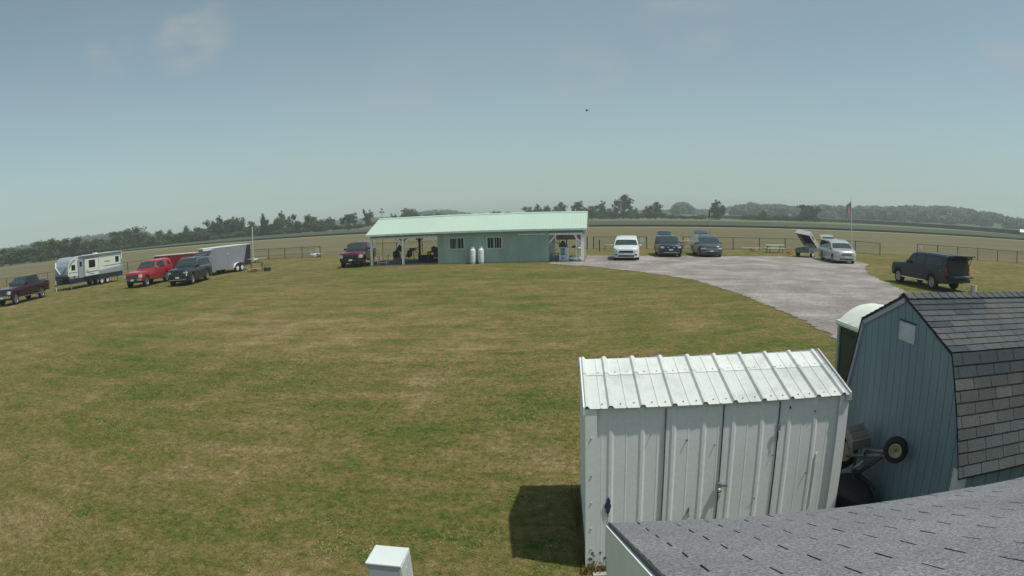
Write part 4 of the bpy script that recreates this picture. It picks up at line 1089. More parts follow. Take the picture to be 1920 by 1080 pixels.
    def wheel(s, par, rimm=alloy, w=.24):
        for xa in s.wheels:
            for sd_ in (1, -1):
                r = s.r; yo = s.W / 2 - .02
                t = MB().lathe([(r * .62, -w), (r * .93, -w), (r, -w * .8), (r, -w * .2), (r * .94, 0), (r * .66, .005), (r * .62, -.02)], (0, 0, 0), 'y', 26).build("wheel", rubber, par, 'all')
                rm = MB().lathe([(0, -.03), (r * .18, -.028), (r * .2, -.05), (r * .5, -.055), (r * .55, -.03)], (0, 0, 0), 'y', 26).build("rim", mat("wheel_well", (.05, .05, .055), .5), t, 'all')
                MB().lathe([(r * .53, -.03), (r * .56, -.008), (r * .66, -.002), (r * .66, -.1)], (0, 0, 0), 'y', 26).build("rim_ring", rimm, t, 'all')
                sp = MB()
                for k in range(6):
                    a = k * math.pi / 3; ca, sa = math.cos(a), math.sin(a)
                    sp.obox((ca * r * .36, -.038, sa * r * .36), (r * .26, .016, r * .085), (ca, 0, sa), (0, 1, 0), (-sa, 0, ca))
                sp.build("spokes", rimm, t)
                t.location = (xa, sd_ * yo, r)
                if sd_ < 0: t.rotation_euler = (0, 0, math.pi)
        ww = MB()
        for xa in s.wheels: ww.box(xa - s.ar + .03, xa + s.ar - .03, -s.W / 2 + .12, s.W / 2 - .12, s.r * .9, s.r + s.ar * .8)
        ww.box(-s.L / 2 + .3, s.L / 2 - .3, -s.W / 2 + .25, s.W / 2 - .25, s.z0 - .08, s.z0 + .05)
        ww.build("underbody", black, par)
    def front(s, y0, y1, z0, z1, m, nm, par, dx=.012, x=None, t=.03):
        """slab on the nose following its plan curve"""
        mb = MB(); vs = []; n = 6
        for i in range(n + 1):
            y = y0 + (y1 - y0) * i / n
            for z in (z0, z1):
                xx = (x if x is not None else s.L / 2) + dx
                fy = abs(y) / (s.W / 2)
                if fy > s.nw: xx -= s.nose * (1 - math.sqrt(max(0, (1 - fy) / (1 - s.nw))))
                # lean back where the centre line is lower than this height
                zc = s.top(xx)
                k = 0
                while s.top(xx) < z + .02 and k < 60: xx -= .01; k += 1
                vs += [(xx + (dx if k else 0), y, z), (xx - t, y, z)]
        fs = []
        for i in range(n):
            a = i * 4; b = a + 4
            fs += [(a, b, b + 2, a + 2), (a + 1, a + 3, b + 3, b + 1), (a, a + 1, b + 1, b), (a + 2, b + 2, b + 3, a + 3)]
        fs += [(0, 2, 3, 1), (n * 4, n * 4 + 1, n * 4 + 3, n * 4 + 2)]
        mb.add(vs, fs); return mb.build(nm, m, par)
    def rear(s, y0, y1, z0, z1, m, nm, par, dx=.012, t=.04):
        x = -s.L / 2
        return MB().box(x - dx, x + t, y0, y1, z0, z1).build(nm, m, par, bevel=.01)
    def mirrors(s, x, par, m, size=.13):
        for sd_ in (1, -1):
            q = s.sec(x)[3]
            MB().box(x - .07, x + .06, sd_ * q[0] + (0 if sd_ > 0 else -.24), sd_ * q[0] + (.24 if sd_ > 0 else 0), q[1] + .02, q[1] + .02 + size).build("mirror", m, par, bevel=.03)
def paint(name, c, metal=.3, rough=.28): return mat(name, c, rough, metal, var=.04, coat=.6)
def arch_trim(c, par, m):
    for xa in c.wheels:
        for sd_ in (1, -1):
            mb = MB(); vs = []
            for k in range(13):
                a = math.pi * k / 12
                for rr in (c.ar - .015, c.ar + .05): vs += [(xa + rr * math.cos(a), sd_ * (c.W / 2 + .012), max(c.z0, c.r + rr * math.sin(a)))]
            mb.add(vs, [(2 * k, 2 * k + 1, 2 * k + 3, 2 * k + 2) for k in range(12)]); mb.build("arch_trim", m, par)
def door_seams(c, par, xs_):
    for x in xs_:
        for sd_ in (1, -1): c.side_patch(sd_, x - .006, x + .006, x - .006, x + .006, black, "door_seam", par, .06, .97, .004, True)
def handles(c, par, xs_, m):
    for x in xs_:
        for sd_ in (1, -1):
            z = lerp_tab(c.bt, x) - .12; y = sd_ * (c.W / 2)
            MB().box(x - .09, x + .09, y - .01, y + .025, z - .015, z + .015).build("door_handle", m, par)

# ---- minivan family (three vans with different faces)
def minivan(name, label, loc, ang, pm, style, hatch=False):
    L, W, r = 5.17, 2.0, .345
    top = [(-2.585, .98), (-2.5, 1.3), (-2.38, 1.62), (-2.2, 1.72), (-1.4, 1.765), (.1, 1.75), (.75, 1.66), (1.02, 1.52), (1.75, 1.09), (2.1, 1.03), (2.4, .96), (2.53, .89), (2.585, .80)]
    if style == 'boxy': top = [(-2.585, 1.0), (-2.52, 1.35), (-2.44, 1.66), (-2.3, 1.74), (-1.2, 1.765), (.1, 1.75), (.55, 1.68), (.85, 1.54), (1.6, 1.10), (2.0, 1.05), (2.42, .98), (2.54, .92), (2.585, .84)]
    c = Car(L, W, top, [(-2.585, 1.0), (-2.3, 1.04), (1.2, 1.0), (2.0, .95), (2.585, .74)], (-1.5, 1.6), r, .24, .24, nose=.45, nose_w=.66)
    p = empty(name, (*loc, .016), R(ang), label, "minivan")
    c.body(pm, p); c.wheel(p, w=.22)
    c.top_patch(1.04 if style != 'boxy' else .9, 1.68 if style != 'boxy' else 1.54, .88, .95, glassg, "windshield", p)
    MB().box(-1.9, .2, .53, .57, 1.775, 1.80).build("roof_rail", chrome if style == 'white' else pm, p); MB().box(-1.9, .2, -.57, -.53, 1.775, 1.80).build("roof_rail", chrome if style == 'white' else pm, p)
    for s_ in (1, -1):
        c.side_patch(s_, .62, 1.3, .45, .78, glass, "window", p); c.side_patch(s_, -.42, .56, -.42, .40, glass, "window", p); c.side_patch(s_, -1.45, -.48, -1.45, -.48, glass, "window", p)
        c.side_patch(s_, -2.25, -1.52, -2.12, -1.52, glass, "window", p)
    c.mirrors(.95, p, pm)
    door_seams(c, p, (.6, -.45)); handles(c, p, (.35, -.3), pm)
    if style == 'white':
        c.front(-.52, .52, .60, .76, black, "grille", p, .015); c.front(-.6, .6, .30, .42, black, "lower_grille", p, .012)
        for s_ in (1, -1):
            c.front(.55 * s_ if s_ > 0 else -.9, .9 if s_ > 0 else -.55, .70, .80, lampc, "headlight", p, .02); c.front(.66 if s_ > 0 else -.84, .84 if s_ > 0 else -.66, .40, .50, black, "fog_lamp", p, .014)
    elif style == 'grey':
        c.front(-.5, .5, .66, .71, chrome, "grille", p, .015); c.front(-.55, .55, .30, .47, black, "lower_grille", p, .012); c.front(-.72, .72, .49, .53, chrome, "chrome_strip", p, .016)
        for s_ in (1, -1): c.front(.52 if s_ > 0 else -.9, .9 if s_ > 0 else -.52, .66, .78, lampc, "headlight", p, .02)
    else:
        c.front(-.42, .42, .62, .78, mat("cross_grille", (.2, .21, .22), .3, .6), "grille", p, .015); c.front(-.6, .6, .30, .40, black, "lower_grille", p, .012)
        for s_ in (1, -1): c.front(.48 if s_ > 0 else -.88, .88 if s_ > 0 else -.48, .66, .80, lampc, "headlight", p, .02)
    c.front(-.16, .16, .46 if style != 'white' else .43, .56 if style != 'white' else .50, plate, "license_plate", p, .03)
    for s_ in (1, -1): c.rear(s_ * .8 - .1, s_ * .8 + .1, .72, .96, redlens, "taillight", p)
    if hatch: hatchback(c, p, pm, -2.3, 1.70, .70, 1.1, R(13))
    else: c.top_patch(-2.55, -2.36, .86, .8, glass, "rear_window", p)
    return p
def hatchback(c, p, pm, x, z, hw_, ln, ang_):
    """raised tailgate hinged at the roof's rear edge plus a black patch for the shade inside the load bay"""
    h = bpy.data.objects.new("tailgate", None)
    mb = MB(); vs = []
    for i in range(5):
        u = i / 4
        for y in (-1, -.5, 0, .5, 1):
            vs.append((-u * ln, y * hw_ * (1 - .14 * u), .05 * (1 - y * y) + .09 * u * u - .03 * u))
    m0 = [(i * 5 + j, i * 5 + 5 + j, i * 5 + 6 + j, i * 5 + 1 + j) for i in range(4) for j in range(4)]
    mb.add(vs, m0); mb.add([(a, b, c2 - .06) for a, b, c2 in vs], [f[::-1] for f in m0])
    mb.add([vs[0], vs[4], (vs[4][0], vs[4][1], vs[4][2] - .06), (vs[0][0], vs[0][1], vs[0][2] - .06)], [(0, 1, 2, 3)])
    mb.add([vs[20], vs[24], (vs[24][0], vs[24][1], vs[24][2] - .06), (vs[20][0], vs[20][1], vs[20][2] - .06)], [(0, 1, 2, 3)])
    for j in (0, 4): mb.add([vs[i * 5 + j] for i in range(5)] + [(vs[i * 5 + j][0], vs[i * 5 + j][1], vs[i * 5 + j][2] - .06) for i in range(4, -1, -1)], [tuple(range(10))])
    o = mb.build("tailgate", pm, p); o.location = (x, 0, z); o.rotation_euler = (0, ang_, 0)
    MB().box(-ln * .55, -.08, -hw_ * .85, hw_ * .85, -.075, -.062).build("inner_trim", dark, o)
    MB().box(-ln * .5, -.06, -hw_ * .8, hw_ * .8, .058, .066).build("rear_window", glass, o)
    for s_ in (1, -1): MB().bar((x - .05, s_ * hw_ * .95, z - .35), (x - ln * .45, s_ * hw_ * .9, z - .01 - math.sin(-ang_) * ln * .45), .03).build("strut", black, p)
    X = -c.L / 2
    MB().prism([(-c.W / 2 + .16, c.z0 + .38), (c.W / 2 - .16, c.z0 + .38), (c.W / 2 - .28, z - .12), (-c.W / 2 + .28, z - .12)], 'x', X - .012, X + .2).build("bay_dark_patch", black, p)  # black slab on the closed rear paints the shade inside the bay
minivan("minivan", "white minivan with black grille parked closest to the pavilion on the gravel", (5.44, 51.9), -97, paint("white_car", (.64, .66, .66), .0, .3), 'white')
minivan("minivan", "slate grey minivan with chrome mouth and raised tailgate, right of the navy crossover", (12.71, 55.0), -93.3, paint("slate_paint", (.055, .075, .09)), 'grey', True)
minivan("minivan", "pale silver minivan with its tailgate open in front of the tilted trailer", (22.6, 48.6), -97, paint("silver_gold", (.46, .47, .44), .3), 'boxy', True)
# ---- navy crossover
L, W = 4.8, 1.92
c = Car(L, W, [(-2.4, .95), (-2.33, 1.3), (-2.15, 1.6), (-1.9, 1.68), (-.9, 1.72), (.1, 1.70), (.5, 1.6), (1.25, 1.13), (1.9, 1.06), (2.22, 1.02), (2.34, .97), (2.4, .90)], [(-2.4, 1.02), (1.0, 1.0), (2.0, .97), (2.4, .8)], (-1.4, 1.43), .35, .27, .25, nose=.4, nose_w=.68)
p = empty("crossover", (9.3, 55.1, .016), R(-93), "dark navy crossover with its tailgate raised, between the white and slate grey minivans", "car")
pm = paint("navy_paint", (.022, .032, .055)); c.body(pm, p); c.wheel(p, w=.22)
c.top_patch(.56, 1.2, .88, .95, glassg, "windshield", p)
for s_ in (1, -1):
    c.side_patch(s_, .2, .98, .15, .42, glass, "window", p); c.side_patch(s_, -.85, .12, -.85, .08, glass, "window", p); c.side_patch(s_, -1.85, -.93, -1.6, -.93, glass, "window", p)
    c.front(.56 if s_ > 0 else -.86, .86 if s_ > 0 else -.56, .74, .88, lampc, "headlight", p, .02)
    c.rear(s_ * .75 - .1, s_ * .75 + .1, .8, 1.0, redlens, "taillight", p)
c.front(-.5, .5, .70, .84, black, "grille", p, .015); c.front(-.3, -.16, .76, .82, lampc, "grille_light", p, .03); c.front(.16, .3, .76, .82, lampc, "grille_light", p, .03)
c.front(-.17, .17, .55, .66, plate, "license_plate", p, .02); c.front(-.7, .7, .36, .40, chrome, "bumper_strip", p, .016)
c.mirrors(.62, p, pm); door_seams(c, p, (.16, -.9)); handles(c, p, (-.05, -.75), pm); hatchback(c, p, pm, -2.05, 1.64, .68, 1.0, R(14))

# ---- pickups
def pickup(name, label, loc, ang, pm, topper=False, big=False, L=5.85, style='red'):
    W = 2.03; r = .40 if not big else .42; lift = .06 if big else 0
    h = L / 2; hood = 1.22 + lift; roof = 1.93 + lift; rail = 1.33 + lift
    cx = h - 2.28                                # cowl
    cabr = cx - 2.45
    if topper:
        top = [(-h, rail), (-h + .05, rail + .04), (-h + .22, roof - .06), (-h + .4, roof), (cabr, roof), (cabr + .04, roof), (cx - 1.0, roof), (cx - .68, roof - .07), (cx, hood + .05), (h - .9, hood), (h - .15, hood - .04), (h - .05, hood - .09), (h, hood - .17)]
    else:
        top = [(-h, rail), (cabr - .03, rail), (cabr + .12, roof - .06), (cabr + .25, roof), (cx - 1.0, roof), (cx - .68, roof - .07), (cx, hood + .05), (h - .9, hood), (h - .15, hood - .04), (h - .05, hood - .09), (h, hood - .17)]
    c = Car(L, W, top, [(-h, rail - .02), (cabr, rail - .05), (cx, rail - .06), (h - .3, hood - .14), (h, hood - .22)], (-h + 1.25, h - .95), r, .52 + lift, .28, nose=.3, nose_w=.84, tail_w=.97, arch=.1)
    p = empty(name, (*loc, 0), R(ang), label, "pickup truck")
    c.body(pm, p); c.wheel(p, alloy, .27)
    c.top_patch(cx - .66, cx - .08, .9, .95, glassg, "windshield", p)
    for s_ in (1, -1):
        c.side_patch(s_, cx - 1.05, cx - .3, cx - 1.05, cx - .85, glass, "window", p); c.side_patch(s_, cx - 2.05, cx - 1.13, cx - 1.95, cx - 1.13, glass, "window", p)
        if topper: c.side_patch(s_, -h + .45, cabr - .2, -h + .55, cabr - .2, glass, "topper_window", p, .22, .82)
        c.front(.68 if s_ > 0 else -.98, .98 if s_ > 0 else -.68, hood - .44, hood - .2, lampc, "headlight", p, .02)
        c.rear(s_ * .93 - .07, s_ * .93 + .07, .85 + lift, 1.2 + lift, redlens, "taillight", p)
    c.front(-.66, .66, hood - .62, hood - .22, black, "grille", p, .02)
    gl = MB()
    for k in range(3): gl.box(h + .03, h + .045, -.62, .62, hood - .56 + k * .12, hood - .535 + k * .12)
    gl.build("grille_bars", chrome if style != 'maroon' else dark, p)
    bm_ = chrome if style in ('dark', 'red') else black
    if style == 'red':
        c.front(-.95, -.55, .56, .72, bm_, "bumper_end", p, .05); c.front(.55, .95, .56, .72, bm_, "bumper_end", p, .05); c.front(-.55, .55, .5, .68, dark, "bumper", p, .04)
    else: c.front(-.95, .95, .5 + lift, .70 + lift, bm_, "bumper", p, .06, t=.1)
    c.front(-.16, .16, .56, .68, plate, "license_plate", p, .075)
    c.rear(-.95, .95, .5 + lift, .66 + lift, chrome, "rear_bumper", p, .08)
    MB().box(-h - .006, -h, -.78, .78, .75 + lift, rail - .05).build("tailgate", pm, p)
    for s_ in (1, -1): MB().box(cabr, cx, s_ * (W / 2 - .06) - .05, s_ * (W / 2 - .06) + .05, .40 + lift, .46 + lift).build("running_board", chrome if style != 'maroon' else black, p)
    if not topper: MB().box(-h + .1, cabr - .08, -W / 2 + .2, W / 2 - .2, rail + .016, rail + .03).build("bed_dark_patch", black if style == 'maroon' else dark, p)  # dark patch in place of the open bed's shaded inside
    c.mirrors(cx - .35, p, chrome if style == 'red' else black, .2 if big else .16); door_seams(c, p, (cx - 1.09, cabr + .02, cx - .02)); handles(c, p, (cx - .95, cx - 1.95), pm)
    return p, c
pickup("pickup_truck", "bright red pickup with a matching topper parked between the camper and black wagon", (-32.98, 42.95), -84, paint("red_paint", (.36, .012, .025), .1), True)
pk, c = pickup("pickup_truck", "dark maroon crew-cab pickup cut off by the left edge of the photo", (-41.7, 34.3), -79, paint("dark_maroon", (.035, .012, .02)), False, True, 6.3, 'dark')
MB().box(-1.5, -.95, -.5, .6, 1.40, 1.62).build("cargo", mat("cargo_tan", (.45, .43, .33), .7), pk)
pickup("pickup_truck", "maroon pickup parked against the left corner post of the green building", (-16.6, 52.5), -85.4, paint("maroon_paint", (.095, .012, .028)), False, False, 5.85, 'maroon')
MB()
# ---- big dark SUV (left) and dark capped truck (right)
def suv(name, label, loc, ang, pm, L=5.35):
    h = L / 2; W = 2.05
    c = Car(L, W, [(-h, 1.05), (-h + .05, 1.3), (-h + .2, 1.8), (-h + .35, 1.89), (-.6, 1.93), (.1, 1.92), (.42, 1.85), (1.08, 1.33), (1.3, 1.28), (h - .2, 1.20), (h - .06, 1.14), (h, 1.06)], [(-h, 1.2), (1.0, 1.2), (h - .3, 1.08), (h, .85)], (-h + 1.22, h - .97), .41, .36, .27, nose=.32, nose_w=.8, tail_w=.92, arch=.08)
    p = empty(name, (*loc, 0), R(ang), label, "suv")
    c.body(pm, p); c.wheel(p, w=.27); c.top_patch(.46, 1.02, .9, .95, glassg, "windshield", p)
    for s_ in (1, -1):
        c.side_patch(s_, .05, .85, .0, .3, glass, "window", p); c.side_patch(s_, -.95, -.03, -.95, -.08, glass, "window", p); c.side_patch(s_, -2.3, -1.03, -2.1, -1.03, glass, "window", p)
        for (t0_, t1_) in ((.02, .06), (.93, .97)): c.side_patch(s_, -2.4, .92, -2.15, .3, chrome, "chrome_strip", p, t0_, t1_, .016)
        c.side_patch(s_, -2.45, -2.38, -2.2, -2.12, chrome, "chrome_strip", p, .04, .96, .018)
        c.front(.58 if s_ > 0 else -.93, .93 if s_ > 0 else -.58, .92, 1.03, lampc, "headlight", p, .03)
        c.front(.80 if s_ > 0 else -.88, .88 if s_ > 0 else -.80, .72, .90, lampc, "daytime_light", p, .02)
        MB().box(-1.9, .1, s_ * .72 - .02, s_ * .72 + .02, 1.95, 1.985).build("roof_rail", chrome, p)
        c.rear(s_ * .88 - .07, s_ * .88 + .07, .9, 1.3, redlens, "taillight", p)
    c.front(-.56, .56, .72, 1.0, dark, "grille", p, .02); c.front(-.8, .8, .44, .49, chrome, "bumper_strip", p, .02)
    c.front(-.17, .17, .56, .68, plate, "license_plate", p, .03)
    c.mirrors(.75, p, black, .17); door_seams(c, p, (0, -1.0)); handles(c, p, (-.2, -1.2), pm)
    return p, c
gp = paint("black_green", (.012, .02, .024))
p, c = suv("suv", "glossy black-green full-size wagon with raised tailgate beside the grey trailer", (-27.96, 42.35), -80.8, gp)
hatchback(c, p, gp, -2.35, 1.88, .74, 1.15, R(12))
# right-hand capped truck seen from the rear quarter
bp_ = mat("faded_navy", (.014, .019, .026), .45, .0, var=.06, coat=.1)
L = 5.7; h = L / 2; W = 2.0
c = Car(L, W, [(-h, 1.28), (-h + .03, 1.86), (-h + .1, 1.90), (-.6, 1.92), (.2, 1.91), (.55, 1.84), (1.12, 1.34), (1.3, 1.26), (h - .3, 1.18), (h - .08, 1.05), (h, .9)], [(-h, 1.27), (.9, 1.24), (h - .3, 1.1), (h, .86)], (-h + 1.3, h - .95), .40, .48, .22, nose=.32, nose_w=.8, tail_w=.99, tail=.1, arch=.09)
p = empty("pickup_truck", (20.75, 31.1, 0), R(95), "dark navy capped truck on the right grass with rear hatch up and tailgate down", "pickup truck")
c.body(bp_, p); c.wheel(p, alloy, .27); c.top_patch(.6, 1.08, .9, .95, glassg, "windshield", p)
for s_ in (1, -1):
    c.side_patch(s_, .12, .98, .08, .52, glass, "window", p); c.side_patch(s_, -.78, .04, -.78, .0, glass, "window", p); c.side_patch(s_, -2.5, -.98, -2.45, -.98, glass, "topper_window", p, .12, .85)
    c.rear(s_ * .93 - .055, s_ * .93 + .055, .82, 1.25, redlens, "taillight", p)
    MB().box(-1.0, 1.5, s_ * .95 - .06, s_ * .95 + .06, .40, .46).build("running_board", chrome, p)
    MB().bar((-h - .02, s_ * .86, 1.3), (-h - .42, s_ * .84, 1.86), .025).build("strut", black, p)
    MB().bar((-h - .02, s_ * .8, 1.1), (-h - .5, s_ * .8, .80), .02).build("cable", black, p)
MB().box(-h + .2, -.35, -.70, -.62, 1.925, 1.945).box(-h + .2, -.35, .62, .70, 1.925, 1.945).build("roof_reflection", mat("roof_pale", (.42, .45, .46), .4), p)  # pale strips paint the light reflected along the roof
MB().prism([(-.82, .80), (.82, .80), (.80, 1.27), (.66, 1.82), (-.66, 1.82), (-.80, 1.27)], 'x', -h - .012, -h + .15).build("bay_dark_patch", black, p)  # black slab paints the dark inside of the open rear
t_ = MB().prism([(0, 0), (-.02, -.24), (-.12, -.24), (-.55, -.06), (-.80, 0), (-.80, .03)], 'y', -.74, .74).build("hatch_glass", glass, p); t_.location = (-h - .01, 0, 1.88); t_.rotation_euler = (0, R(3), 0)
MB().box(-h - .60, -h - .02, -.80, .80, .76, .83).build("tailgate", bp_, p, bevel=.01); MB().box(-h - .58, -h - .05, -.72, .72, .832, .845).build("tailgate_liner", mat("liner_grey", (.2, .22, .24), .5), p)
MB().box(-h - .12, -h + .1, -.98, .98, .48, .66).build("rear_bumper", bp_, p, bevel=.02); MB().box(-h - .24, -h - .12, -.04, .04, .44, .5).build("tow_hitch", chrome, p)
c.mirrors(.72, p, black, .16); door_seams(c, p, (.08, -.86, .98)); handles(c, p, (-.1, -.7), bp_); arch_trim(c, p, black)
MB().lathe([(0, -.012), (.07, -.01), (.075, 0)], (-h + .5, W / 2 + .004, 1.05), 'y', 14).build("fuel_cap", mat("roof_pale", (.42, .45, .46)), p)
for s_ in (1, -1): c.front(.56 if s_ > 0 else -.92, .92 if s_ > 0 else -.56, .92, 1.06, lampc, "headlight", p, .02)
c.front(-.5, .5, .7, 1.0, black, "grille", p, .02)
bk = empty("bucket", (22.35, 28.3, 0), 0, "white bucket on the grass behind the navy capped truck", "bucket")
MB().lathe([(0, 0), (.17, 0), (.2, .36), (.19, .36), (.165, .03), (0, .03)], n=18).build("body", white, bk); MB().tube([(-.2, 0, .3), (-.12, .14, .36), (.12, .14, .36), (.2, 0, .3)], .006, 5).build("handle", chrome, bk)

# ---- travel trailer (camper)
def tandem(par, xs_, y, r, w=.2, rimm=None):
    for x in xs_:
        for s_ in (1, -1):
            t = MB().lathe([(r * .55, -w), (r * .95, -w), (r, -w * .8), (r, -w * .2), (r * .94, 0), (r * .6, .005)], (0, 0, 0), 'y', 24).build("wheel", rubber, par, 'all')
            MB().lathe([(0, .0), (r * .2, .005), (r * .22, -.03), (r * .5, -.035), (r * .6, .008), (r * .62, -.1)], (0, 0, 0), 'y', 24).build("rim", rimm or white, t, 'all')
            t.location = (x, s_ * y, r)
            if s_ > 0: pass
            else: t.rotation_euler = (0, 0, math.pi)
cp_ = empty("travel_trailer", (-43.3, 45.6, 0), R(-97), "long white and grey travel trailer with navy skirt and slide-out beside the red pickup", "camper")
CL, CW = 7.9, 2.44; ch = CL / 2
cwh = mat("camper_white", (.62, .66, .58), .4, var=.05); cnv = mat("camper_navy", (.018, .025, .05), .45); cgr = mat("camper_silver", (.32, .36, .41), .35, .2, var=.06); cst = mat("camper_stripe", (.15, .18, .20), .5)
Z0, Z1 = .62, 2.86
prof = [(-ch, .95), (-ch, Z1 - .05), (-ch + .06, Z1), (ch - 1.15, Z1), (ch - .62, Z1 - .12), (ch - .28, Z1 - .38), (ch - .06, Z1 - .78), (ch, Z1 - 1.25), (ch, 1.25), (ch - .3, .95)]
MB().prism(prof, 'y', -CW / 2, CW / 2).build("body", cwh, cp_, bevel=.02)
MB().prism([(-ch + .02, .5), (-ch + .02, .945), (ch - .3, .945), (ch - .02, 1.22), (ch - .02, .98), (ch - .36, .5)], 'y', -CW / 2 + .02, CW / 2 - .02).build("skirt", cnv, cp_)
# front cap shell
mb = MB(); vs = []
capp = [(ch - 1.15, Z1 + .01), (ch - .62, Z1 - .11), (ch - .27, Z1 - .37), (ch - .045, Z1 - .775), (ch + .014, Z1 - 1.25), (ch + .014, 1.24)]
for x, z in capp: vs += [(x, -CW / 2 - .004, z), (x, CW / 2 + .004, z)]
mb.add(vs, [(2 * i, 2 * i + 1, 2 * i + 3, 2 * i + 2) for i in range(5)]); mb.build("front_cap", cgr, cp_)
MB().box(ch + .016, ch + .022, -CW / 2 + .05, CW / 2 - .05, 1.24, 1.36).build("front_band", cst, cp_)
vv = MB()
for s_ in (1, -1): vv.bar((ch + .03, s_ * .14, 1.45), (ch + .0, s_ * .95, 2.02), .012, .12, (1, 0, 0)); vv.bar((ch + .0, s_ * .95, 2.02), (ch - .2, s_ * 1.18, 2.5), .012, .12, (1, 0, 0))
vv.build("chevron", white, cp_)
for s_ in (1, -1):
    y = s_ * (CW / 2 + .004); e_ = .006 * s_
    def pan(pts, m, nm, t=.006):
        a, b = (y, y + t * s_); return MB().prism(pts, 'y', min(a, b), max(a, b)).build(nm, m, cp_)
    pan([(ch - .3, .98), (ch - 1.5, .98), (ch - 1.5, 1.12), (ch - .1, 1.22)], cgr, "lower_panel")
    pan([(-ch, 1.0), (-ch + 3.9, 1.0), (-ch + 3.9, 1.28), (-ch, 1.5)], cgr, "lower_panel")
    pan([(-ch, 1.62), (-ch + 2.9, 1.62), (-ch + 2.9, 1.68), (-ch, 1.68)], cst, "stripe"); pan([(ch - 2.1, 1.45), (ch - .12, 1.45), (ch - .12, 1.51), (ch - 2.1, 1.51)], cst, "stripe")
    pan([(-ch + .1, Z1 - .22), (ch - 1.6, Z1 - .22), (ch - 1.1, Z1 - .1), (-ch + .1, Z1 - .06)], cgr, "upper_stripe")
    pan([(ch - 1.2, 2.62), (ch - .75, 2.62), (ch - .28, 2.3), (ch - .1, 1.9), (ch - .2, 1.85), (ch - .5, 2.2), (ch - 1.0, 2.5)], cgr, "swoosh")
s_ = 1; y = CW / 2 + .006
def sp(x0, x1, z0, z1, m, nm, t=.03, par=cp_, dy=0): return MB().box(x0, x1, y + dy, y + dy + t, z0, z1).build(nm, m, par)
sp(ch - 1.0, ch - .5, 1.72, 2.15, glass, "window"); sp(ch - 2.12, ch - 1.42, .92, 2.52, cgr, "door"); sp(ch - 1.92, ch - 1.62, 1.95, 2.35, glass, "door_window", .02, cp_, .031)
sp(ch - 1.41, ch - 1.37, .9, 2.55, black, "door_frame", .035); sp(ch - 2.17, ch - 2.13, .9, 2.55, black, "door_frame", .035)
sp(ch - 4.15, ch - 2.22, 1.0, 2.55, cwh, "slide_out", .22); sp(ch - 3.65, ch - 2.75, 1.72, 2.38, glass, "window", .02, cp_, .221); sp(ch - 4.2, ch - 4.152, .98, 2.6, black, "slide_seal", .2); sp(ch - 4.2, ch - 2.2, 2.552, 2.60, black, "slide_seal", .24)
sp(ch - 4.1, ch - 2.3, 1.30, 1.38, cst, "stripe", .006, cp_, .222)
MB().prism([(ch - 3.4, 1.05), (ch - 2.6, 1.2), (ch - 2.35, 1.5), (ch - 2.5, 1.55), (ch - 2.9, 1.25), (ch - 3.6, 1.12)], 'y', y + .222, y + .23).build("swoosh", cgr, cp_)
sp(-ch + .55, -ch + 1.05, 1.9, 2.4, glass, "window"); sp(-ch + .08, -ch + .18, 1.75, 2.05, black, "vent", .02); sp(-ch + 1.9, -ch + 2.7, 2.0, 2.12, cgr, "name_panel", .006)
sp(ch - .95, ch - .7, 1.04, 1.18, black, "storage_hatch", .02)
MB().tube([(-ch + .2, y + .09, Z1 - .05), (ch - 1.5, y + .09, Z1 - .05)], .05, 8).build("awning_roll", mat("awning_grey", (.22, .24, .26), .5), cp_); MB().box(-ch + .2, -ch + .26, y, y + .06, 1.0, Z1 - .08).build("awning_arm", cgr, cp_)
MB().prism([(-.55, 0), (.45, 0), (.35, .24), (-.4, .28)], 'y', -.35, .35).build("air_conditioner", black, cp_).location = (ch - 2.1, 0, Z1)
MB().box(-1.2, -.8, -.2, .2, Z1 + .001, Z1 + .1).build("roof_vent", white, cp_)
MB().bar((ch - .3, -.5, .55), (ch + .95, 0, .55), .08, .1).bar((ch - .3, .5, .55), (ch + .95, 0, .55), .08, .1).build("tongue", black, cp_)
MB().box(ch + .12, ch + .55, -.32, .32, .62, 1.05).build("gas_cover", cnv, cp_, bevel=.04); MB().tube([(ch + .8, 0, 0), (ch + .8, 0, .95)], .035, 8).build("tongue_jack", white, cp_)
MB().bar((-ch - .04, -.5, 2.5), (-ch - .04, -.5, 1.0), .03).bar((-ch - .04, -.2, 2.5), (-ch - .04, -.2, 1.0), .03).build("ladder", cgr, cp_)
tandem(cp_, (-1.65, -.8), CW / 2 - .06, .34); 
for x_ in (ch - .7, -ch + .5):
    for s_ in (1, -1): MB().bar((x_, s_ * .9, .55), (x_ + .15, s_ * .95, .02), .05).build("stabiliser", chrome, cp_)

# ---- grey V-nose cargo trailer
vt = empty("cargo_trailer", (-29.6, 51.2, 0), R(-99), "tall grey V-nose enclosed trailer with black rear corner and tandem wheels", "trailer")
TL, TW = 5.7, 2.15; th_ = TL / 2; tg = mat("trailer_grey", (.26, .265, .30), .4, .15, var=.05); tz = 2.32
out = [(-th_, -TW / 2), (-th_, TW / 2), (th_ - .2, TW / 2), (th_ + .7, .25), (th_ + .7, -.25), (th_ - .2, -TW / 2)]
MB().prism(out, 'z', .42, tz).build("body", tg, vt)
MB().prism([(a * 1.004, b * 1.012) for a, b in out], 'z', tz + .001, tz + .05).build("roof", mat("trailer_roof", (.66, .72, .70), .4, var=.05), vt)
wn_ = MB(); 
for s_ in (1, -1): wn_.add([(th_ - .2, s_ * (TW / 2 + .006), tz), (th_ + .72, s_ * .26, tz), (th_ + .72, s_ * .26, tz - .28), (th_ - .2, s_ * (TW / 2 + .006), tz - .02)], [(0, 1, 2, 3)])
wn_.build("nose_trim", white, vt)
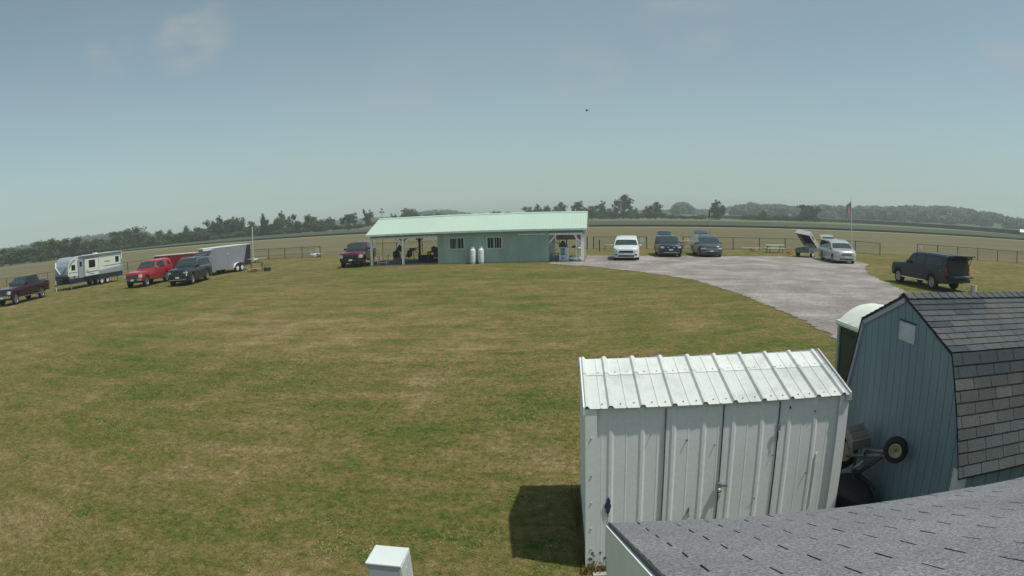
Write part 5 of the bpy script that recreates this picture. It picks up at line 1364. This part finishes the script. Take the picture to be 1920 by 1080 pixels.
for s_ in (1, -1):
    yy = s_ * (TW / 2 + .006)
    MB().prism([(-th_, .42), (-th_ + 1.25, .42), (-th_ + .55, tz), (-th_, tz)], 'y', min(yy, yy + .006 * s_), max(yy, yy + .006 * s_)).build("rear_panel", mat("trailer_black", (.016, .017, .03), .4), vt)
    MB().box(-th_, th_ - .2, min(yy, yy + .02 * s_), max(yy, yy + .02 * s_), .40, .455).build("side_rail", chrome, vt)
    mb = MB(); vs = []
    for k in range(9):
        a = math.pi * k / 8; xx = -.75 + .78 * math.cos(a); zz = .42 + .40 * math.sin(a) ** .6
        vs += [(xx, s_ * (TW / 2), zz), (xx, s_ * (TW / 2 + .24), zz)]
    mb.add(vs, [(2 * k, 2 * k + 1, 2 * k + 3, 2 * k + 2) for k in range(8)]); mb.build("fender", mat("fender_white", (.7, .72, .72), .35), vt)
    MB().box(th_ - 2.1, th_ - 1.95, min(yy, yy + .03 * s_), max(yy, yy + .03 * s_), 1.68, 1.76).build("vent", white, vt)
    for x_ in (th_ - 2.0,): MB().box(x_, x_ + .015, min(yy, yy + .004 * s_), max(yy, yy + .004 * s_), .5, tz - .1).build("door_seam", mat("seam_grey", (.16, .165, .18), .5), vt)
tandem(vt, (-1.12, -.38), TW / 2 + .22, .34)
MB().box(-th_ - .03, -th_ - .001, -TW / 2 + .06, TW / 2 - .06, .44, tz - .05).build("ramp_door", mat("trailer_black", (.016, .017, .03)), vt)
MB().bar((th_ + .5, 0, .45), (th_ + 1.7, 0, .45), .09).build("tongue", black, vt); MB().tube([(th_ + 1.3, 0, .02), (th_ + 1.3, 0, .8)], .03, 8).build("jack", chrome, vt)
# ---- red cargo trailer behind
rt = empty("cargo_trailer", (-34.2, 49.6, 0), R(-178), "red enclosed trailer with pale roof standing behind the red pickup", "trailer")
RL, RW = 4.7, 1.8; rh = RL / 2; rz_ = 2.0; rred = mat("trailer_red", (.26, .012, .022), .35, var=.06, coat=.3)
ou = [(-rh, -RW / 2), (-rh, RW / 2), (rh, RW / 2), (rh + .5, .2), (rh + .5, -.2), (rh, -RW / 2)]
MB().prism(ou, 'z', .4, rz_).build("body", rred, rt); MB().prism([(a * 1.004, b * 1.012) for a, b in ou], 'z', rz_ + .001, rz_ + .06).build("roof", mat("trailer_roof2", (.5, .48, .46), .5), rt)
MB().box(rh - 1.4, rh - 1.38, RW / 2, RW / 2 + .006, .5, 1.9).build("door_seam", black, rt); MB().box(rh - 1.3, rh - 1.2, RW / 2, RW / 2 + .006, 1.45, 1.85).build("emblem", white, rt)
MB().box(-rh, rh, RW / 2 + .001, RW / 2 + .02, .38, .44).build("side_rail", chrome, rt); tandem(rt, (-.3,), RW / 2 + .02, .33); MB().bar((rh + .4, 0, .42), (rh + 1.4, 0, .42), .08).build("tongue", black, rt)

# ---- open-top lid trailer by the silver van
lt = empty("lid_trailer", (21.75, 53.6, 0), R(42), "small green box trailer with its big white lid tilted open behind the silver van", "trailer")
MB().box(-.95, .95, -.7, .7, .42, .80).build("body", mat("trailer_green", (.10, .14, .14), .5), lt); MB().box(-.85, .85, -.6, .6, .802, .83).build("load", mat("load_dark", (.06, .09, .08), .8), lt)
MB().bar((.95, 0, .44), (2.0, 0, .44), .08).bar((-1.0, -.7, .42), (1.0, -.7, .42), .06).build("frame", mat("galv2", (.4, .42, .42), .4, .4), lt)
tandem(lt, (-.35,), .82, .28); MB().box(.3, .8, -.5, -.2, .835, 1.02).build("cargo", mat("pale_teal", (.3, .4, .42), .6), lt)
lid = MB()
dl = [(-1.15, 0), (1.15, 0), (1.15, .42), (-1.15, .42)]
lid.box(-1.1, 1.1, -.75, .75, .36, .40); lid.box(-1.1, 1.1, -.75, -.71, 0, .36); lid.box(-1.1, 1.1, .71, .75, 0, .36); lid.box(-1.1, -1.06, -.71, .71, 0, .36); lid.box(1.06, 1.1, -.71, .71, 0, .36)
lo = lid.build("lid", mat("lid_white", (.60, .58, .53), .45, var=.06), lt); lo.location = (.22, 0.1, 1.42); lo.rotation_euler = (R(8), R(33), 0)
li = MB().box(-1.05, 1.05, -.70, .70, .34, .352).build("lid_inside", navy, lo); MB().box(-.65, -.1, -.758, -.752, .16, .28).build("lid_lettering", mat("letter_grey", (.2, .2, .2), .6), lo)  # dark sheet across the inside of the lid
for s_ in (1, -1): MB().bar((.7, s_ * .6, .8), (.95, s_ * .6, 1.2), .03).build("prop", chrome, lt)

# ================================================================ FENCES
fm = mat("fence_dark", (.045, .04, .04), .7, var=.2)
def fence(label, pts, step=2.9, h=1.22, dense=True, m=fm):
    f = empty("fence", (*pts[0], 0), 0, label, "fence"); o = Vector((*pts[0], 0)); rl = MB(); nt_ = MB(); posts = []
    for k in range(len(pts) - 1):
        a, b = Vector((*pts[k], 0)) - o, Vector((*pts[k + 1], 0)) - o; L = (b - a).length; n = max(1, round(L / step)); d = (b - a) / L
        rl.tube([a + Vector((0, 0, h)), b + Vector((0, 0, h))], .026, 6); rl.tube([a + Vector((0, 0, .06)), b + Vector((0, 0, .06))], .008, 4)
        posts += [a + (b - a) * (i / n) for i in range(n)]
        sp_ = .16; cnt = int(L / sp_)
        for i in range(-7, cnt):
            for sg in (1, -1):
                x0, x1 = i * sp_, i * sp_ + 1.1; z0, z1 = (.06, h) if sg > 0 else (h, .06)
                if x0 < 0: z0 += (z1 - z0) * (-x0 / 1.1); x0 = 0
                if x1 > L: z1 -= (z1 - z0) * ((x1 - L) / (x1 - x0)); x1 = L
                p0, p1 = a + d * x0 + Vector((0, 0, z0)), a + d * x1 + Vector((0, 0, z1)); w_v = Vector((0, 0, .0045))
                nt_.add([p0 - w_v, p1 - w_v, p1 + w_v, p0 + w_v], [(0, 1, 2, 3)])
    posts.append(Vector((*pts[-1], 0)) - o)
    rl.build("rail", m, f); nt_.build("mesh", mat("wire_grey", (.12, .12, .11), .5, .3), f, recalc=False)
    me = MB().tube([(0, 0, 0), (0, 0, h + .03)], .045, 8).build("post", m, f); me.location = posts[0]
    for q in posts[1:]:
        c = me.copy(); col.objects.link(c); c.parent = f; c.location = q
    return f
fence("dark chain-link fence run passing behind the camper and red trailer", [(-80, 33), (-70, 43), (-58.5, 53), (-50.7, 61.3), (-43, 66), (-35.8, 69.4), (-25.6, 66.6)])
fence("chain-link fence run seen through the pavilion and behind the maroon pickup", [(-22.5, 67.3), (3.0, 66.5)])
fence("short chain-link panel behind the white minivan", [(3.6, 66.3), (8.9, 65.4)], 5.3)
fence("chain-link fence run behind the picnic table and flagpole", [(12.6, 65.2), (17.7, 64.3), (23.3, 63.6), (30.6, 61), (31.7, 57.2)])
fence("chain-link fence run beyond the navy capped truck at the right", [(37.2, 58.2), (47, 51.2), (60, 41.2)], 2.2)
# round white signs on fences, plain sign, short post
def fsign(x, y, z, label, shape='round', s_=.24, rz=0):
    o = empty("fence_sign", (x, y, z), rz, label, "sign")
    if shape == 'round':
        MB().lathe([(0, -.012), (s_, -.012), (s_, .012), (0, .012)], (0, 0, 0), 'y', 20).build("plate", mat("sign_white", (.62, .62, .60), .5), o)
        MB().lathe([(s_ * .45, -.016), (s_ * .62, -.016), (s_ * .62, -.013), (s_ * .45, -.013)], (0, 0, 0), 'y', 18).build("ring_mark", mat("sign_grey", (.35, .35, .36), .6), o)
    else: MB().box(-s_, s_, -.012, .012, -s_ * .9, s_ * .9).build("plate", mat("sign_cream", (.55, .52, .38), .6), o)
fsign(8.4, 65.3, .9, "round white sign on the short fence panel behind the white minivan"); fsign(12.95, 65.0, .9, "round white sign on the fence between the two cars with raised tailgates")
fsign(37.6, 57.8, .95, "round white sign at the corner of the far right fence", s_=.2); fsign(-25.9, 66.5, .9, "cream square sign at the end post beside the blue model plane", 'sq', .2)
tag(MB().tube([(3.93, 62, 0), (3.93, 62, .95)], .05, 8).tube([(3.93, 62, .95), (3.93, 62, 1.05)], .07, 8).build("bollard", black), "short black post on the grass left of the white minivan", "post")

# flagpole, flag, light pole, windsock
fp = empty("flagpole", (29.6, 59.9, 0), 0, "slim white flagpole with a ball top behind the silver minivan", "flagpole")
MB().tube([(0, 0, 0), (0, 0, 5.6)], [.045, .025], 8).build("pole", white, fp); MB().lathe([(0, .08), (.05, .05), (.05, .02), (0, 0)], (0, 0, 5.6), n=10).build("finial", white, fp)
MB().lathe([(0, .6), (.12, .6), (.14, 0), (0, 0)], n=10).build("base", mat("base_blue", (.3, .42, .5), .6), fp)
fl = empty("flag", (29.6, 59.9, 4.3), R(0), "limp american flag with stars and stripes flying from the white flagpole", "flag")
NU, NV = 18, 13
def FP(u, v):  # u 0..1 from hoist to fly, v 0..1 bottom to top
    return (-.03 - .62 * u, .07 * math.sin(u * 7 + v * 2), .95 * v - .62 * u * (1.0 - .25 * v) + .02)
red_ = mat("flag_red", (.42, .05, .07), .8); wht_ = mat("flag_white", (.6, .58, .58), .8); blu_ = mat("flag_blue", (.02, .03, .09), .8)
for nm, mm, rng in (("red_stripes", red_, 0), ("white_stripes", wht_, 1)):
    mb = MB()
    for j in range(NV):
        if j % 2 != rng: continue
        for i in range(NU):
            if j >= 6 and i < NU * .42: continue
            mb.quad(FP(i / NU, j / NV), FP((i + 1) / NU, j / NV), FP((i + 1) / NU, (j + 1) / NV), FP(i / NU, (j + 1) / NV))
    mb.build(nm, mm, fl, recalc=False)
mb = MB()
for i in range(int(NU * .42) + 1):
    for j in range(6, NV): mb.quad(FP(i / NU, j / NV), FP(min((i + 1) / NU, .42), j / NV), FP(min((i + 1) / NU, .42), (j + 1) / NV), FP(i / NU, (j + 1) / NV))
mb.build("canton", blu_, fl, recalc=False)
mb = MB()
for r_ in range(9):
    for q_ in range(6 if r_ % 2 == 0 else 5):
        u = (.035 + q_ * .07 + (.035 if r_ % 2 else 0)); v = 6 / 13 + (r_ + .6) / 9.4 * 7 / 13; c0 = Vector(FP(u, v)) + Vector((0, -.012, 0))
        mb.add([c0 + Vector((.014 * math.sin(k * 1.2566) * (1 if k % 1 == 0 else .5), 0, .014 * math.cos(k * 1.2566))) for k in (0, 2, 4, 1, 3)][:5], [(0, 1, 2), (0, 2, 3), (0, 3, 4)])
mb.build("stars", wht_, fl, recalc=False)
lp = empty("grey_pole", (-35.2, 68.2, 0), 0, "tall plain pale pole rising behind the rear of the grey trailer", "pole")
MB().tube([(0, 0, 0), (0, 0, 3.9)], .075, 10).build("pole", mat("pole_grey", (.45, .47, .46), .6), lp); MB().lathe([(0, 3.96), (.08, 3.93), (.085, 3.9), (0, 3.9)], n=12).build("cap", mat("pole_grey", (.45, .47, .46)), lp)
wsk = empty("windsock", (23.1, 97.3, 0), 0, "faded red windsock drooping from a thin mast beyond the right fence", "windsock")
MB().tube([(0, 0, 0), (0, 0, 4.1)], .035, 6).build("mast", mat("mast_pink", (.3, .25, .25), .6), wsk)
MB().tube([(0, 0, 4.0), (-.08, 0, 3.6), (-.14, 0, 3.1), (-.2, .02, 2.8)], [.15, .13, .1, .07], 10, False).build("sock", mat("sock_red", (.25, .07, .08), .8), wsk)

# picnic tables
def picnic(x, y, rz, L, label, m):
    t = empty("picnic_table", (x, y, 0), rz, label, "picnic table")
    tp = MB()
    for k in range(5): tp.box(-L / 2, L / 2, -.37 + k * .15, -.37 + k * .15 + .14, .70, .74)
    tp.build("tabletop", m, t)
    for s_ in (1, -1):
        MB().box(-L / 2, L / 2, s_ * .72 - .13, s_ * .72 + .13, .40, .44).build("bench", m, t)
        for sy in (1, -1): MB().bar((s_ * (L / 2 - .3), sy * .25, .69), (s_ * (L / 2 - .3), sy * .7, 0), .07, .05).build("leg", mat("leg_dark", (.08, .09, .1), .6), t)
        MB().box(s_ * (L / 2 - .3) - .03, s_ * (L / 2 - .3) + .03, -.8, .8, .34, .40).build("crossbar", mat("leg_dark", (.08, .09, .1)), t)
picnic(20.7, 59.6, R(-3), 1.9, "white-topped picnic table on the grass before the right fence", mat("table_white", (.58, .62, .58), .5))
table("stand_table", 4.85, 62, R(5), .9, .6, .62, "small pale green stand on the grass left of the white minivan", mat("stand_green", (.30, .38, .33), .6), leg=.05)
# model aeroplanes
def rc_plane(x, y, z, rz, span, cw, cf, label, stand=False, scale_f=1.0, roll=0.0):
    o = empty("model_plane", (x, y, z), rz, label, "model plane")
    L = span * .75
    MB().tube([(L * .45, 0, 0), (L * .36, 0, .01), (L * .1, 0, .02), (-L * .3, 0, .02), (-L * .52, 0, .03)], [.03 * span, .06 * span, .07 * span, .035 * span, .015 * span], 10).build("fuselage", cf, o, True)
    MB().prism([(L * .2, -span / 2), (L * .2, span / 2), (-.02, span / 2), (-.04, -span / 2)], 'z', .05 * span, .05 * span + .025).build("wing", cw, o)
    MB().prism([(-L * .38, -span * .17), (-L * .38, span * .17), (-L * .52, span * .16), (-L * .52, -span * .16)], 'z', .03, .045).build("tailplane", cw, o)
    MB().prism([(-L * .36, .03), (-L * .52, .03), (-L * .54, .03 + span * .13), (-L * .45, .03 + span * .13)], 'y', -.008, .008).build("fin", cw, o)
    MB().box(L * .455, L * .462, -.11 * span, .11 * span, -.012, .012).build("propeller", black, o)
    for s_ in (1, -1): MB().lathe([(.012, -.012), (.05 * span, -.01), (.05 * span, .01), (.012, .012)], (L * .15, s_ * .09 * span, -.11 * span), 'y', 12).bar((L * .13, s_ * .03 * span, -.03), (L * .15, s_ * .09 * span, -.11 * span), .012).build("wheel", black, o)
    o.rotation_euler = (roll, 0, rz)
    return o
yel = mat("plane_yellow", (.55, .5, .28), .45); ora = mat("plane_orange", (.55, .16, .08), .5); pnk = mat("plane_pink", (.55, .3, .3), .5); blw = mat("plane_blue", (.25, .42, .6), .45); rdm = mat("plane_red", (.45, .06, .06), .45); cream = mat("plane_cream", (.6, .6, .48), .45)
table("stand_table", -26.0, 51.0, R(10), 1.2, .5, .78, "low dark stand carrying a cream model plane right of the grey trailer", mat("stand_dark", (.06, .06, .07), .7), leg=.04)
rc_plane(-26.0, 51.0, .98, R(100), 1.75, cream, cream, "cream model plane with long straight wing on the stand beside the grey trailer")
rc_plane(-25.7, 50.0, .22, R(-40), 1.3, pnk, rdm, "pink and white model plane on the grass by the grey trailer's wheels")
gb2 = empty("gear_box", (-24.6, 50.4, 0), R(10), "black flight box on the grass right of the pink model plane", "box")
MB().box(-.3, .3, -.2, .2, 0, .3).build("body", dark, gb2); MB().tube([(-.25, 0, .3), (-.25, 0, .52), (.25, 0, .52), (.25, 0, .3)], .02, 6).build("handle", dark, gb2)
rc_plane(-26.6, 67.8, .32, R(60), 2.1, blw, white, "blue and white model plane resting low beside the left fence end")
table("stand_table", -26.6, 67.8, R(60), .6, .4, .2, "tiny low stand beneath the blue and white model plane", white, leg=.04)
rc_plane(11.95, 60.2, .95, R(75), 1.5, yel, rdm, "yellow and red model plane on a stand between the two open-tailgate cars")
table("stand_table", 11.95, 60.2, R(0), 1.0, .5, .72, "folding stand under the yellow and red model plane", mat("stand_grey", (.3, .3, .3), .6), leg=.04)
rc_plane(19.0, 61.6, .2, R(92), 2.0, cream, ora, "large cream and orange model plane on the grass left of the picnic table")
rc_plane(21.4, 57.4, .18, R(95), 1.3, ora, ora, "orange model plane on the grass right of the picnic table")
pl = rc_plane(5.2, 105.6, 20.65, R(170), 1.0, mat("plane_dark", (.05, .07, .08), .6), mat("plane_dark", (.05, .07, .08)), "tiny dark model plane flying high above the pavilion roof", roll=R(10))

# ================================================================ HAZE
hz = MB().box(-1900, 1900, -55, 1900, -1.0, 62)
hm = bpy.data.materials.new("haze_air"); hm.use_nodes = True
hn = hm.node_tree
for n_ in list(hn.nodes):
    if n_.type != 'OUTPUT_MATERIAL': hn.nodes.remove(n_)
pv = hn.nodes.new("ShaderNodeVolumePrincipled"); pv.inputs["Density"].default_value = .00045
pv.inputs["Color"].default_value = (.85, .955, .99, 1); pv.inputs["Anisotropy"].default_value = .0
hn.links.new(pv.outputs[0], [n_ for n_ in hn.nodes if n_.type == 'OUTPUT_MATERIAL'][0].inputs["Volume"])
tag(hz.build("haze", hm), None, None, None, 'stuff')
